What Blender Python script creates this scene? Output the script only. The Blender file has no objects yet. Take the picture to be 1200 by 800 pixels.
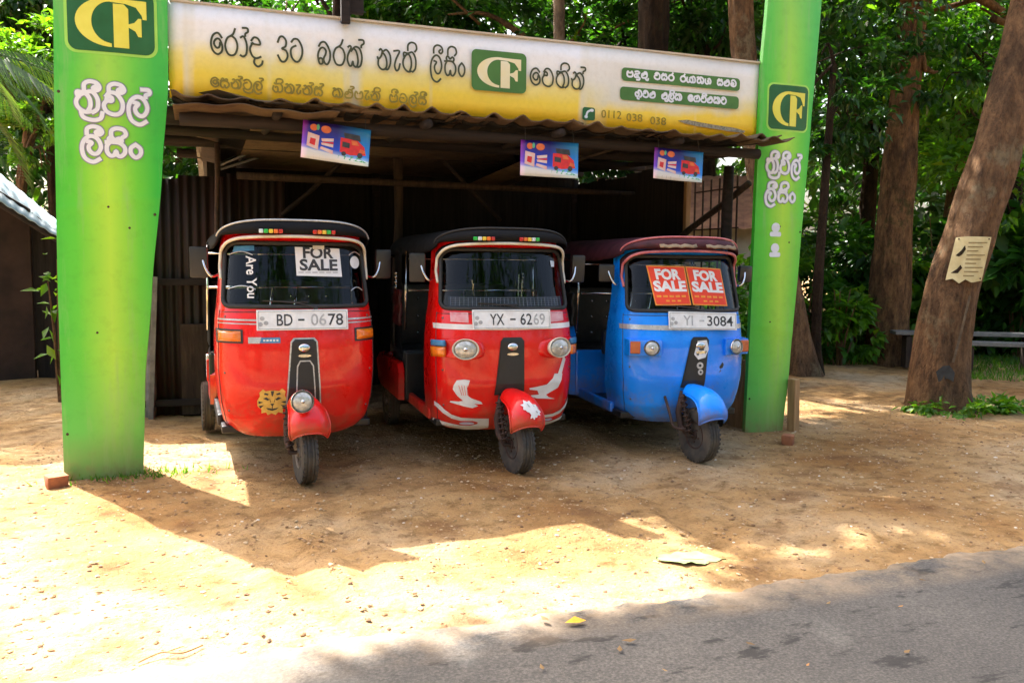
import bpy, bmesh, math, random
import numpy as np
from mathutils import Vector, Matrix
from mathutils.geometry import tessellate_polygon
from mathutils.noise import noise as noise3
R = math.radians
random.seed(7); rng = np.random.default_rng(11)
sc = bpy.context.scene
col = sc.collection

# ------------------------------------------------------------------ camera, sky, sun, exposure
cam = bpy.data.cameras.new('camera'); cam_o = bpy.data.objects.new('camera', cam); col.objects.link(cam_o)
cam.sensor_width = 36; cam.lens = 30.0; cam.clip_start = .05; cam.clip_end = 600
yaw, pitch, roll = R(-19.9116), R(5.2301), R(.6)
fw = Vector((-math.sin(yaw)*math.cos(pitch), math.cos(yaw)*math.cos(pitch), -math.sin(pitch)))
rt = Vector((math.cos(yaw), math.sin(yaw), 0)); up = rt.cross(fw)
r2 = rt*math.cos(roll) + up*math.sin(roll); u2 = -rt*math.sin(roll) + up*math.cos(roll)
m = Matrix((r2, u2, -fw)).transposed().to_4x4(); m.translation = Vector((.633, -6.104, 1.42))
cam_o.matrix_world = m
sc.camera = cam_o

SUN_AZ = (-.46, .89); SUN_EL = 54.5
w = bpy.data.worlds.new('World'); sc.world = w; w.use_nodes = True
nt = w.node_tree; sky = nt.nodes.new('ShaderNodeTexSky'); sky.sky_type = 'NISHITA'; sky.sun_disc = False
sky.sun_elevation = R(SUN_EL); sky.sun_rotation = math.atan2(SUN_AZ[0], SUN_AZ[1]) % (2*math.pi)
sky.air_density = 1.0; sky.dust_density = 8.0; sky.ozone_density = 0.0
bg = nt.nodes['Background']; bg.inputs['Strength'].default_value = .12
nt.links.new(sky.outputs[0], bg.inputs['Color'])
sun = bpy.data.lights.new('sun', 'SUN'); sun.energy = 3.7; sun.angle = R(.53); sun.color = (1, .97, .93)
sun_o = bpy.data.objects.new('sun', sun); col.objects.link(sun_o)
sd = Vector((SUN_AZ[0]*math.cos(R(SUN_EL)), SUN_AZ[1]*math.cos(R(SUN_EL)), math.sin(R(SUN_EL))))
sun_o.rotation_euler = sd.to_track_quat('Z', 'Y').to_euler()
sc.view_settings.view_transform = 'Standard'; sc.view_settings.look = 'None'
sc.view_settings.gamma = 1; sc.view_settings.use_curve_mapping = False
sc.view_settings.exposure = 2.5
try:
    sc.cycles.max_bounces = 8; sc.cycles.transparent_max_bounces = 12
except Exception: pass

# ------------------------------------------------------------------ materials
MATS = {}
def new_mat(name):
    mt = bpy.data.materials.new(name); mt.use_nodes = True
    return mt, mt.node_tree, mt.node_tree.nodes, mt.node_tree.links, mt.node_tree.nodes['Principled BSDF']
def noise(N, L, scale, detail=4, rough=.6, coord='Object', vec=None, stretch=None):
    tc = N.new('ShaderNodeTexCoord'); n = N.new('ShaderNodeTexNoise')
    n.inputs['Scale'].default_value = scale; n.inputs['Detail'].default_value = detail; n.inputs['Roughness'].default_value = rough
    src = tc.outputs[coord]
    if stretch:
        mp = N.new('ShaderNodeMapping'); mp.inputs['Scale'].default_value = stretch; L.new(src, mp.inputs['Vector']); src = mp.outputs[0]
    L.new(src, n.inputs['Vector']); return n
def ramp(N, L, src, stops):
    r = N.new('ShaderNodeValToRGB'); L.new(src, r.inputs[0]); e = r.color_ramp.elements
    while len(e) < len(stops): e.new(.5)
    for i, (p, c) in enumerate(stops): e[i].position = p; e[i].color = (*c[:3], 1) if len(c) >= 3 else (c[0],)*3+(1,)
    return r
def mixc(N, L, fac, a, b, mode='MIX'):
    x = N.new('ShaderNodeMix'); x.data_type = 'RGBA'; x.blend_type = mode
    for sock, v in ((x.inputs[0], fac), (x.inputs[6], a), (x.inputs[7], b)):
        if hasattr(v, 'links') or hasattr(v, 'is_linked'): L.new(v, sock)
        else: sock.default_value = v if not isinstance(v, tuple) else (*v[:3], 1)
    return x.outputs[2]
def bump(N, L, bs, h, strength=.3, dist=.01):
    b = N.new('ShaderNodeBump'); b.inputs['Strength'].default_value = strength; b.inputs['Distance'].default_value = dist
    L.new(h, b.inputs['Height']); L.new(b.outputs[0], bs.inputs['Normal'])
def mat(name, a, b=None, scale=8, rough=.6, metal=0, bumps=0, bdist=.01, stretch=None, lo=.35, hi=.65, coat=0, spec=.5, detail=5):
    if name in MATS: return MATS[name]
    mt, t, N, L, bs = new_mat(name)
    b = b or tuple(x*.75 for x in a)
    n = noise(N, L, scale, detail, stretch=stretch)
    r = ramp(N, L, n.outputs[0], [(lo, a), (hi, b)])
    L.new(r.outputs[0], bs.inputs['Base Color'])
    bs.inputs['Roughness'].default_value = rough; bs.inputs['Metallic'].default_value = metal
    bs.inputs['Specular IOR Level'].default_value = spec
    if coat: bs.inputs['Coat Weight'].default_value = coat; bs.inputs['Coat Roughness'].default_value = .08
    rr = N.new('ShaderNodeMapRange'); L.new(n.outputs[0], rr.inputs[0]); rr.inputs[1].default_value = .3; rr.inputs[2].default_value = .7
    rr.inputs[3].default_value = max(0, rough-.08); rr.inputs[4].default_value = min(1, rough+.1); L.new(rr.outputs[0], bs.inputs['Roughness'])
    if bumps: bump(N, L, bs, n.outputs[0], bumps, bdist)
    MATS[name] = mt; return mt

def m_paint(name, a, b, rough=.28):
    mt, t, N, L, bs = new_mat(name); n1 = noise(N, L, 2.6, 4, .5); n2 = noise(N, L, 5.5, 9, .75); n3 = noise(N, L, 26, 6, .8, stretch=(1,1,.25)); n4 = noise(N, L, 70, 3, .6)
    r = ramp(N, L, n1.outputs[0], [(.3, a), (.7, b)])
    tc = N.new('ShaderNodeTexCoord'); sx = N.new('ShaderNodeSeparateXYZ'); L.new(tc.outputs['Object'], sx.inputs[0])
    low = N.new('ShaderNodeMapRange'); L.new(sx.outputs[2], low.inputs[0]); low.inputs[1].default_value = .62; low.inputs[2].default_value = .26; low.inputs[3].default_value = 0; low.inputs[4].default_value = .30
    add = N.new('ShaderNodeMath'); add.operation = 'ADD'; L.new(n2.outputs[0], add.inputs[0]); L.new(low.outputs[0], add.inputs[1])
    d = ramp(N, L, add.outputs[0], [(.60, (0,0,0)), (.90, (.65,.65,.65))]); c = mixc(N, L, d.outputs[0], r.outputs[0], (.26,.15,.07))
    sc_ = ramp(N, L, n3.outputs[0], [(.70, (0,0,0)), (.735, (.55,.55,.55))]); c = mixc(N, L, sc_.outputs[0], c, tuple(x*.35+.03 for x in a))
    ch = ramp(N, L, n4.outputs[0], [(.76, (0,0,0)), (.78, (.8,.8,.8))]); c = mixc(N, L, ch.outputs[0], c, (.10,.07,.06))
    L.new(c, bs.inputs['Base Color']); rr = N.new('ShaderNodeMapRange'); L.new(add.outputs[0], rr.inputs[0]); rr.inputs[1].default_value = .4; rr.inputs[2].default_value = .8; rr.inputs[3].default_value = rough-.08; rr.inputs[4].default_value = .65
    L.new(rr.outputs[0], bs.inputs['Roughness']); bs.inputs['Specular IOR Level'].default_value = .35; bs.inputs['Coat Weight'].default_value = .45; bs.inputs['Coat Roughness'].default_value = .05
    bump(N, L, bs, n1.outputs[0], .16, .05); return mt
M_red = m_paint('red_paint', (.80,.005,.003), (.62,.004,.003)); M_blue = m_paint('blue_paint', (.004,.29,1.0), (.003,.19,.80))
M_black = mat('black_canvas', (.005,.005,.006), (.010,.010,.010), 14, .8, bumps=.35, spec=.2)
M_rubber= mat('rubber', (.014,.014,.014), (.03,.028,.025), 22, .7, bumps=.2)
M_tyre  = mat('tyre_rubber', (.030,.028,.026), (.10,.082,.058), 9, .85, bumps=.3)
M_dark  = mat('dark_plastic', (.012,.012,.012), (.02,.02,.02), 10, .38)
M_chrome= mat('chrome', (.75,.75,.74), (.55,.54,.52), 12, .16, metal=1)
M_steel = mat('grey_steel', (.22,.21,.2), (.13,.11,.09), 14, .5, metal=.7)
M_rust  = mat('rusty_steel', (.065,.030,.018), (.030,.018,.013), 16, .8, bumps=.3)
M_amber = mat('amber_lens', (.85,.22,.01), (.7,.15,.01), 30, .2, coat=.6)
M_redlens = mat('red_lens', (.6,.02,.01), (.45,.015,.01), 30, .2, coat=.6)
M_lens  = mat('lamp_glass', (.70,.68,.60), (.30,.29,.25), 34, .22, metal=.25, coat=.7)
M_reflector = mat('lamp_reflector', (.8,.8,.78), (.5,.5,.48), 8, .12, metal=1)
M_cream = mat('cream_plastic', (.74,.69,.56), (.62,.55,.42), 12, .4)
M_white = mat('white_paint', (.80,.79,.76), (.66,.64,.60), 9, .5)
M_plate = mat('plate_white', (.80,.80,.77), (.66,.65,.62), 16, .45)
M_ink   = mat('black_ink', (.02,.02,.02), (.05,.05,.05), 20, .6)
M_fadedink = mat('faded_ink', (.30,.30,.29), (.45,.45,.43), 24, .6)
M_silver= mat('silver_tape', (.62,.62,.6), (.42,.42,.41), 20, .3, metal=.4)
M_paper = mat('white_paper', (.80,.80,.78), (.72,.72,.70), 6, .7)
M_orange= mat('orange_paper', (.80,.055,.012), (.72,.045,.012), 6, .6)
M_orangeink = mat('amber_ink', (.85,.33,.03), (.8,.25,.03), 30, .6)
M_maroon= mat('maroon_canvas', (.075,.008,.016), (.030,.005,.009), 8, .7, bumps=.3)
M_tan   = mat('tan_canvas', (.34,.25,.15), (.22,.15,.09), 8, .7, bumps=.25)
M_pink  = mat('pink_piping', (.62,.20,.20), (.45,.10,.11), 14, .5)
M_gold  = mat('gold_foil', (.78,.55,.14), (.62,.40,.09), 22, .35, metal=.3)
M_bluestick = mat('blue_sticker', (.06,.25,.45), (.04,.16,.32), 20, .4)
M_green_l = mat('green_reflector', (.02,.5,.06), (.02,.35,.05), 20, .25, coat=.5)
M_yellow_l = mat('yellow_reflector', (.8,.6,.05), (.7,.45,.04), 20, .25, coat=.5)
M_white_l = mat('white_reflector', (.75,.8,.8), (.55,.6,.6), 20, .25, coat=.5)
M_or_l = mat('orange_reflector', (.8,.2,.02), (.7,.12,.02), 20, .25, coat=.5)
M_seat  = mat('black_vinyl', (.02,.02,.021), (.035,.033,.032), 18, .4, bumps=.2)
M_redvinyl = mat('dark_red_vinyl', (.10,.012,.014), (.06,.01,.012), 14, .45, bumps=.15)
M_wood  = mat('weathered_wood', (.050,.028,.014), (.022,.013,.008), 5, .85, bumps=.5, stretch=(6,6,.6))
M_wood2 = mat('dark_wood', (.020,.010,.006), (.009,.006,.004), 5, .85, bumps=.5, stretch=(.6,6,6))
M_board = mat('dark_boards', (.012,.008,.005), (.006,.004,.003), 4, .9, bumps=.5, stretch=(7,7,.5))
M_tanwood = mat('pale_wood', (.42,.24,.10), (.27,.15,.06), 5, .8, bumps=.4, stretch=(5,5,.6))
M_brick = mat('orange_brick', (.36,.13,.05), (.24,.09,.045), 14, .9, bumps=.6)
M_tile  = mat('roof_tile', (.36,.17,.09), (.22,.10,.06), 6, .85, bumps=.4)
M_plaster = mat('pale_plaster', (.55,.47,.36), (.42,.35,.26), 5, .9, bumps=.2)
M_mud   = mat('mud_wall', (.035,.017,.010), (.018,.010,.007), 4, .95, bumps=.5)
M_bluesheet = mat('blue_grey_sheet', (.33,.45,.53), (.24,.33,.40), 3, .5, metal=.1, stretch=(1,.3,1))
M_pole = mat('grey_pole', (.2,.19,.17), (.12,.11,.10), 12, .6)
M_pglass = None

def m_glass(name, tint, gloss=1.0):
    mt, t, N, L, bs = new_mat(name); N.remove(bs); out = N['Material Output']
    tr = N.new('ShaderNodeBsdfTransparent'); tr.inputs[0].default_value = (*tint, 1)
    gl = N.new('ShaderNodeBsdfGlossy'); gl.inputs['Roughness'].default_value = .03
    fr = N.new('ShaderNodeFresnel'); fr.inputs[0].default_value = 1.36
    mx = N.new('ShaderNodeMixShader'); L.new(fr.outputs[0], mx.inputs[0]); L.new(tr.outputs[0], mx.inputs[1]); L.new(gl.outputs[0], mx.inputs[2])
    L.new(mx.outputs[0], out.inputs[0]); return mt
M_glass = m_glass('window_glass', (.55,.6,.6))
M_tint = m_glass('tinted_film', (.10,.14,.16))

def m_foliage(name, c1, c2, trans=.45, rough=.42):
    mt, t, N, L, bs = new_mat(name); out = N['Material Output']
    g = N.new('ShaderNodeNewGeometry')
    r = ramp(N, L, g.outputs['Random Per Island'], [(0, c1), (.55, c2), (.9, tuple(min(1, a*1.25) for a in c2)), (1, (c2[0]*2.2, c2[1]*1.25, c2[2]*.6))])
    L.new(r.outputs[0], bs.inputs['Base Color']); bs.inputs['Roughness'].default_value = rough
    tl = N.new('ShaderNodeBsdfTranslucent')
    hs = N.new('ShaderNodeMix'); hs.data_type = 'RGBA'; hs.blend_type = 'MULTIPLY'; hs.inputs[0].default_value = 1
    L.new(r.outputs[0], hs.inputs[6]); hs.inputs[7].default_value = (1.9, 2.0, .5, 1); hs.clamp_result = False
    L.new(hs.outputs[2], tl.inputs[0])
    mx = N.new('ShaderNodeMixShader'); mx.inputs[0].default_value = trans
    L.new(bs.outputs[0], mx.inputs[1]); L.new(tl.outputs[0], mx.inputs[2]); L.new(mx.outputs[0], out.inputs[0])
    return mt
F_dark = m_foliage('dark_leaves', (.009,.036,.006), (.023,.083,.011), .38)
F_mid  = m_foliage('mid_leaves', (.015,.060,.008), (.040,.130,.014), .42)
F_lite = m_foliage('light_leaves', (.035,.105,.010), (.085,.20,.016), .5)
F_palm = m_foliage('palm_leaves', (.026,.062,.018), (.055,.115,.034), .30, .35)
F_dry  = m_foliage('dry_leaves', (.10,.055,.02), (.2,.12,.05), .15, .8)
def m_bark(name, a, b, dark, moss, sc_=4.0):
    mt, t, N, L, bs = new_mat(name)
    n1 = noise(N, L, sc_, 8, .7, stretch=(2.8,2.8,.85)); n2 = noise(N, L, 1.3, 5, .65, stretch=(1,1,.6)); n3 = noise(N, L, 16, 6, .75, stretch=(2.0,2.0,1.0)); n4 = noise(N, L, 2.3, 6, .7)
    r = ramp(N, L, n1.outputs[0], [(.30, dark), (.44, b), (.60, a), (.78, tuple(min(1, x*1.35) for x in a))])
    m1 = ramp(N, L, n2.outputs[0], [(.50, (0,0,0)), (.62, (.75,.75,.75))]); c = mixc(N, L, m1.outputs[0], r.outputs[0], dark)
    m2 = ramp(N, L, n4.outputs[0], [(.55, (0,0,0)), (.64, (.7,.7,.7))]); c = mixc(N, L, m2.outputs[0], c, moss)
    g3 = ramp(N, L, n3.outputs[0], [(.3, (.45,.45,.45)), (.5, (1,1,1)), (.7, (1.25,1.2,1.15))]); c = mixc(N, L, .9, c, g3.outputs[0], 'MULTIPLY')
    L.new(c, bs.inputs['Base Color']); bs.inputs['Roughness'].default_value = .92; bs.inputs['Specular IOR Level'].default_value = .2
    ad = N.new('ShaderNodeMath'); ad.operation = 'ADD'; L.new(n1.outputs[0], ad.inputs[0]); L.new(n3.outputs[0], ad.inputs[1]); bump(N, L, bs, ad.outputs[0], 1.0, .05); return mt
M_bark = m_bark('brown_bark', (.25,.140,.068), (.155,.084,.042), (.055,.034,.020), (.24,.19,.11))
M_bark2 = m_bark('orange_bark', (.25,.135,.058), (.13,.066,.030), (.042,.026,.015), (.04,.05,.015))
M_barkd = m_bark('dark_bark', (.055,.032,.017), (.034,.02,.011), (.012,.008,.005), (.03,.035,.012))
M_barkp = m_bark('pale_bark', (.26,.19,.12), (.17,.115,.07), (.07,.048,.03), (.10,.09,.05))

# ground: sandy dirt, wheel-worn, redder near the parked vehicles
def m_ground():
    mt, t, N, L, bs = new_mat('sandy_dirt')
    n1 = noise(N, L, .55, 6, .62); n2 = noise(N, L, 7, 8, .7); n3 = noise(N, L, 55, 4, .7); n4 = noise(N, L, 2.1, 6, .65)
    base = ramp(N, L, n1.outputs[0], [(.36, (.43,.315,.19)), (.52, (.37,.222,.092)), (.66, (.25,.122,.038))])
    a = ramp(N, L, n2.outputs[0], [(.32, (.48,.43,.36)), (.48, (1,1,1)), (.70, (1.22,1.2,1.15))])
    c = mixc(N, L, 1.0, base.outputs[0], a.outputs[0], 'MULTIPLY')
    b = ramp(N, L, n3.outputs[0], [(.32, (.55,.5,.45)), (.45, (1,1,1)), (.68, (1,1,1)), (.8, (1.35,1.3,1.25))])
    c = mixc(N, L, .75, c, b.outputs[0], 'MULTIPLY')
    s = ramp(N, L, n4.outputs[0], [(.53, (0,0,0)), (.68, (.75,.75,.75))])
    c = mixc(N, L, s.outputs[0], c, (.155,.075,.030))
    L.new(c, bs.inputs['Base Color']); bs.inputs['Roughness'].default_value = .95; bs.inputs['Specular IOR Level'].default_value = .2
    ad = N.new('ShaderNodeMath'); ad.operation = 'ADD'; L.new(n2.outputs[0], ad.inputs[0])
    ml = N.new('ShaderNodeMath'); ml.operation = 'MULTIPLY'; ml.inputs[1].default_value = .35; L.new(n3.outputs[0], ml.inputs[0]); L.new(ml.outputs[0], ad.inputs[1])
    m5 = N.new('ShaderNodeMath'); m5.operation = 'MULTIPLY_ADD'; n5 = noise(N, L, 2.6, 5, .6); L.new(n5.outputs[0], m5.inputs[0]); m5.inputs[1].default_value = 2.2; L.new(ad.outputs[0], m5.inputs[2])
    bump(N, L, bs, m5.outputs[0], .9, .04); return mt
M_ground = m_ground()
def m_road():
    mt, t, N, L, bs = new_mat('asphalt')
    n1 = noise(N, L, 1.1, 6, .6); n2 = noise(N, L, 90, 3, .7); n3 = noise(N, L, 9, 6, .7, stretch=(.4,1,1))
    base = ramp(N, L, n1.outputs[0], [(.35, (.052,.048,.043)), (.65, (.080,.073,.064))])
    a = ramp(N, L, n2.outputs[0], [(.3, (.45,.45,.45)), (.5, (1,1,1)), (.70, (2.0,1.95,1.9))])
    c = mixc(N, L, .8, base.outputs[0], a.outputs[0], 'MULTIPLY')
    s = ramp(N, L, n3.outputs[0], [(.57, (0,0,0)), (.63, (.9,.9,.9))])
    c = mixc(N, L, s.outputs[0], c, (.018,.016,.014))
    # dust blown over the edge of the tarmac
    tc = N.new('ShaderNodeTexCoord'); sx = N.new('ShaderNodeSeparateXYZ'); L.new(tc.outputs['Object'], sx.inputs[0])
    mr = N.new('ShaderNodeMapRange'); L.new(sx.outputs[1], mr.inputs[0]); mr.inputs[1].default_value = -3.32; mr.inputs[2].default_value = -2.98
    nm = N.new('ShaderNodeMath'); nm.operation = 'MULTIPLY'; L.new(mr.outputs[0], nm.inputs[0])
    n4 = noise(N, L, 3.0, 7, .7); r4 = ramp(N, L, n4.outputs[0], [(.35, (0,0,0)), (.65, (1,1,1))]); L.new(r4.outputs[0], nm.inputs[1])
    c = mixc(N, L, nm.outputs[0], c, (.42,.30,.18))
    L.new(c, bs.inputs['Base Color']); bs.inputs['Roughness'].default_value = .85
    bump(N, L, bs, n2.outputs[0], .5, .008); return mt
M_road = m_road()
def m_sign():
    mt, t, N, L, bs = new_mat('sign_sheet')
    tc = N.new('ShaderNodeTexCoord'); sx = N.new('ShaderNodeSeparateXYZ'); L.new(tc.outputs['Generated'], sx.inputs[0])
    n = noise(N, L, 2.2, 5, .6); n2 = noise(N, L, 1.0, 4, .6, stretch=(2.2,1,.10)); n3 = noise(N, L, 30, 5, .7)
    ad = N.new('ShaderNodeMath'); ad.operation = 'MULTIPLY_ADD'; L.new(n.outputs[0], ad.inputs[0]); ad.inputs[1].default_value = .28; L.new(sx.outputs[2], ad.inputs[2])
    r = ramp(N, L, ad.outputs[0], [(.20, (.88,.54,.015)), (.40, (.88,.62,.05)), (.58, (.84,.69,.22)), (.74, (.80,.77,.68)), (.90, (.80,.79,.78))])
    st = ramp(N, L, n2.outputs[0], [(.56, (0,0,0)), (.66, (.75,.75,.75))])
    c = mixc(N, L, st.outputs[0], r.outputs[0], (.70,.66,.55))
    # faded right-hand end: the sheet is white again past the logo pills, yellow only low down
    xr = ramp(N, L, sx.outputs[0], [(.64, (0,0,0)), (.70, (.85,.85,.85)), (.93, (.85,.85,.85)), (.97, (.3,.3,.3))])
    zr = ramp(N, L, ad.outputs[0], [(.38, (0,0,0)), (.52, (1,1,1))])
    mm = N.new('ShaderNodeMath'); mm.operation = 'MULTIPLY'; L.new(xr.outputs[0], mm.inputs[0]); L.new(zr.outputs[0], mm.inputs[1])
    c = mixc(N, L, mm.outputs[0], c, (.70,.67,.60))
    d = ramp(N, L, n3.outputs[0], [(.3, (.86,.85,.82)), (.55, (1,1,1))])
    c = mixc(N, L, .5, c, d.outputs[0], 'MULTIPLY')
    L.new(c, bs.inputs['Base Color']); bs.inputs['Roughness'].default_value = .45; return mt
M_sign = m_sign()
def m_pylon():
    mt, t, N, L, bs = new_mat('green_banner_print')
    tc = N.new('ShaderNodeTexCoord'); sx = N.new('ShaderNodeSeparateXYZ'); L.new(tc.outputs['Generated'], sx.inputs[0])
    n = noise(N, L, 1.4, 4, .5, stretch=(1,1,.35)); n3 = noise(N, L, 11, 6, .7)
    ad = N.new('ShaderNodeMath'); ad.operation = 'MULTIPLY_ADD'; L.new(n.outputs[0], ad.inputs[0]); ad.inputs[1].default_value = .22; L.new(sx.outputs[0], ad.inputs[2])
    r = ramp(N, L, ad.outputs[0], [(.06, (.022,.42,.024)), (.28, (.09,.54,.022)), (.56, (.40,.70,.04)), (.82, (.13,.57,.025)), (1.0, (.02,.45,.03))])
    # cooler green towards the top and the foot
    zr = ramp(N, L, sx.outputs[2], [(0, (.85,.85,.85)), (.22, (.15,.15,.15)), (.55, (0,0,0)), (.85, (.40,.40,.40)), (1, (.75,.75,.75))])
    c = mixc(N, L, zr.outputs[0], r.outputs[0], (.11,.46,.10))
    zd = ramp(N, L, sx.outputs[2], [(0, (1.4,1.4,1.4)), (.03, (.8,.8,.8)), (.09, (0,0,0))])
    mm = N.new('ShaderNodeMath'); mm.operation = 'MULTIPLY'; L.new(zd.outputs[0], mm.inputs[0]); L.new(n3.outputs[0], mm.inputs[1])
    c = mixc(N, L, mm.outputs[0], c, (.20,.13,.06))
    d = ramp(N, L, n3.outputs[0], [(.3, (.78,.8,.76)), (.5, (1,1,1))]); c = mixc(N, L, .5, c, d.outputs[0], 'MULTIPLY')
    n6 = noise(N, L, 3.0, 8, .75, stretch=(3,3,.35)); st = ramp(N, L, n6.outputs[0], [(.52, (0,0,0)), (.70, (.5,.5,.5))]); c = mixc(N, L, st.outputs[0], c, (.26,.42,.15))
    L.new(c, bs.inputs['Base Color']); bs.inputs['Roughness'].default_value = .42
    bump(N, L, bs, n.outputs[0], .35, .05); return mt
M_pylon = m_pylon()
M_logo_g = mat('logo_green', (.006,.085,.012), (.010,.12,.03), 5, .45)
M_pill_g = mat('pill_green', (.045,.14,.018), (.06,.18,.03), 5, .5)
M_logo_y = mat('logo_yellow', (.74,.70,.10), (.68,.62,.06), 6, .45)
M_logo_w = mat('logo_pale', (.74,.70,.52), (.76,.62,.25), 3, .5)
M_lime = mat('lime_line', (.36,.70,.10), (.30,.60,.08), 6, .5)
M_txt = mat('olive_ink', (.030,.040,.012), (.055,.060,.02), 14, .6)
M_txt2 = mat('faded_olive_ink', (.22,.16,.012), (.32,.24,.02), 14, .6)
M_txtw = mat('white_ink', (.74,.76,.78), (.66,.68,.72), 9, .5)
M_txtb = mat('violet_outline', (.22,.26,.30), (.26,.22,.32), 9, .5)
def m_corr():
    mt, t, N, L, bs = new_mat('weathered_roof_sheet')
    n = noise(N, L, 5, 6, .7); n2 = noise(N, L, 1.5, 4, .6)
    r = ramp(N, L, n.outputs[0], [(.35, (.085,.055,.028)), (.5, (.12,.078,.036)), (.68, (.045,.026,.014))])
    r2 = ramp(N, L, n2.outputs[0], [(.45, (0,0,0)), (.62, (.6,.6,.6))])
    c = mixc(N, L, r2.outputs[0], r.outputs[0], (.065,.028,.014))
    L.new(c, bs.inputs['Base Color']); bs.inputs['Roughness'].default_value = .9; bump(N, L, bs, n.outputs[0], .4, .02); return mt
M_corr = m_corr()
M_zinc = mat('rusty_zinc_sheet', (.022,.015,.011), (.030,.009,.004), 2.2, .7, metal=.2, stretch=(3,3,.5), lo=.42, hi=.58)
M_shade_roof = mat('painted_shade_roof_sheet', (.008,.006,.004), (.005,.004,.003), 4, .9, bumps=.3)  # near-black copy of the roof sheet: shade under the roof put into its colour
M_zincl = mat('bare_zinc_sheet', (.50,.52,.52), (.33,.34,.34), 3, .45, metal=.5)

# ------------------------------------------------------------------ helpers
def link(name, me, mt, parent=None, smooth=False):
    o = bpy.data.objects.new(name, me); col.objects.link(o)
    if mt is not None:
        for x in (mt if isinstance(mt, (list, tuple)) else [mt]): me.materials.append(x)
    if smooth:
        me.polygons.foreach_set('use_smooth', [True]*len(me.polygons))
    if parent is not None: o.parent = parent
    return o
def thing(name, label, cat, loc=(0,0,0), rz=0, group=None):
    o = bpy.data.objects.new(name, None); col.objects.link(o); o.location = loc; o.rotation_euler = (0,0,rz)
    o.empty_display_size = .2
    return tag(o, label, cat, group)
def tag(o, label, cat, group=None):
    o['label'] = label; o['category'] = cat
    if group: o['group'] = group
    return o
def kind(o, k): o['kind'] = k; return o

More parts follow.
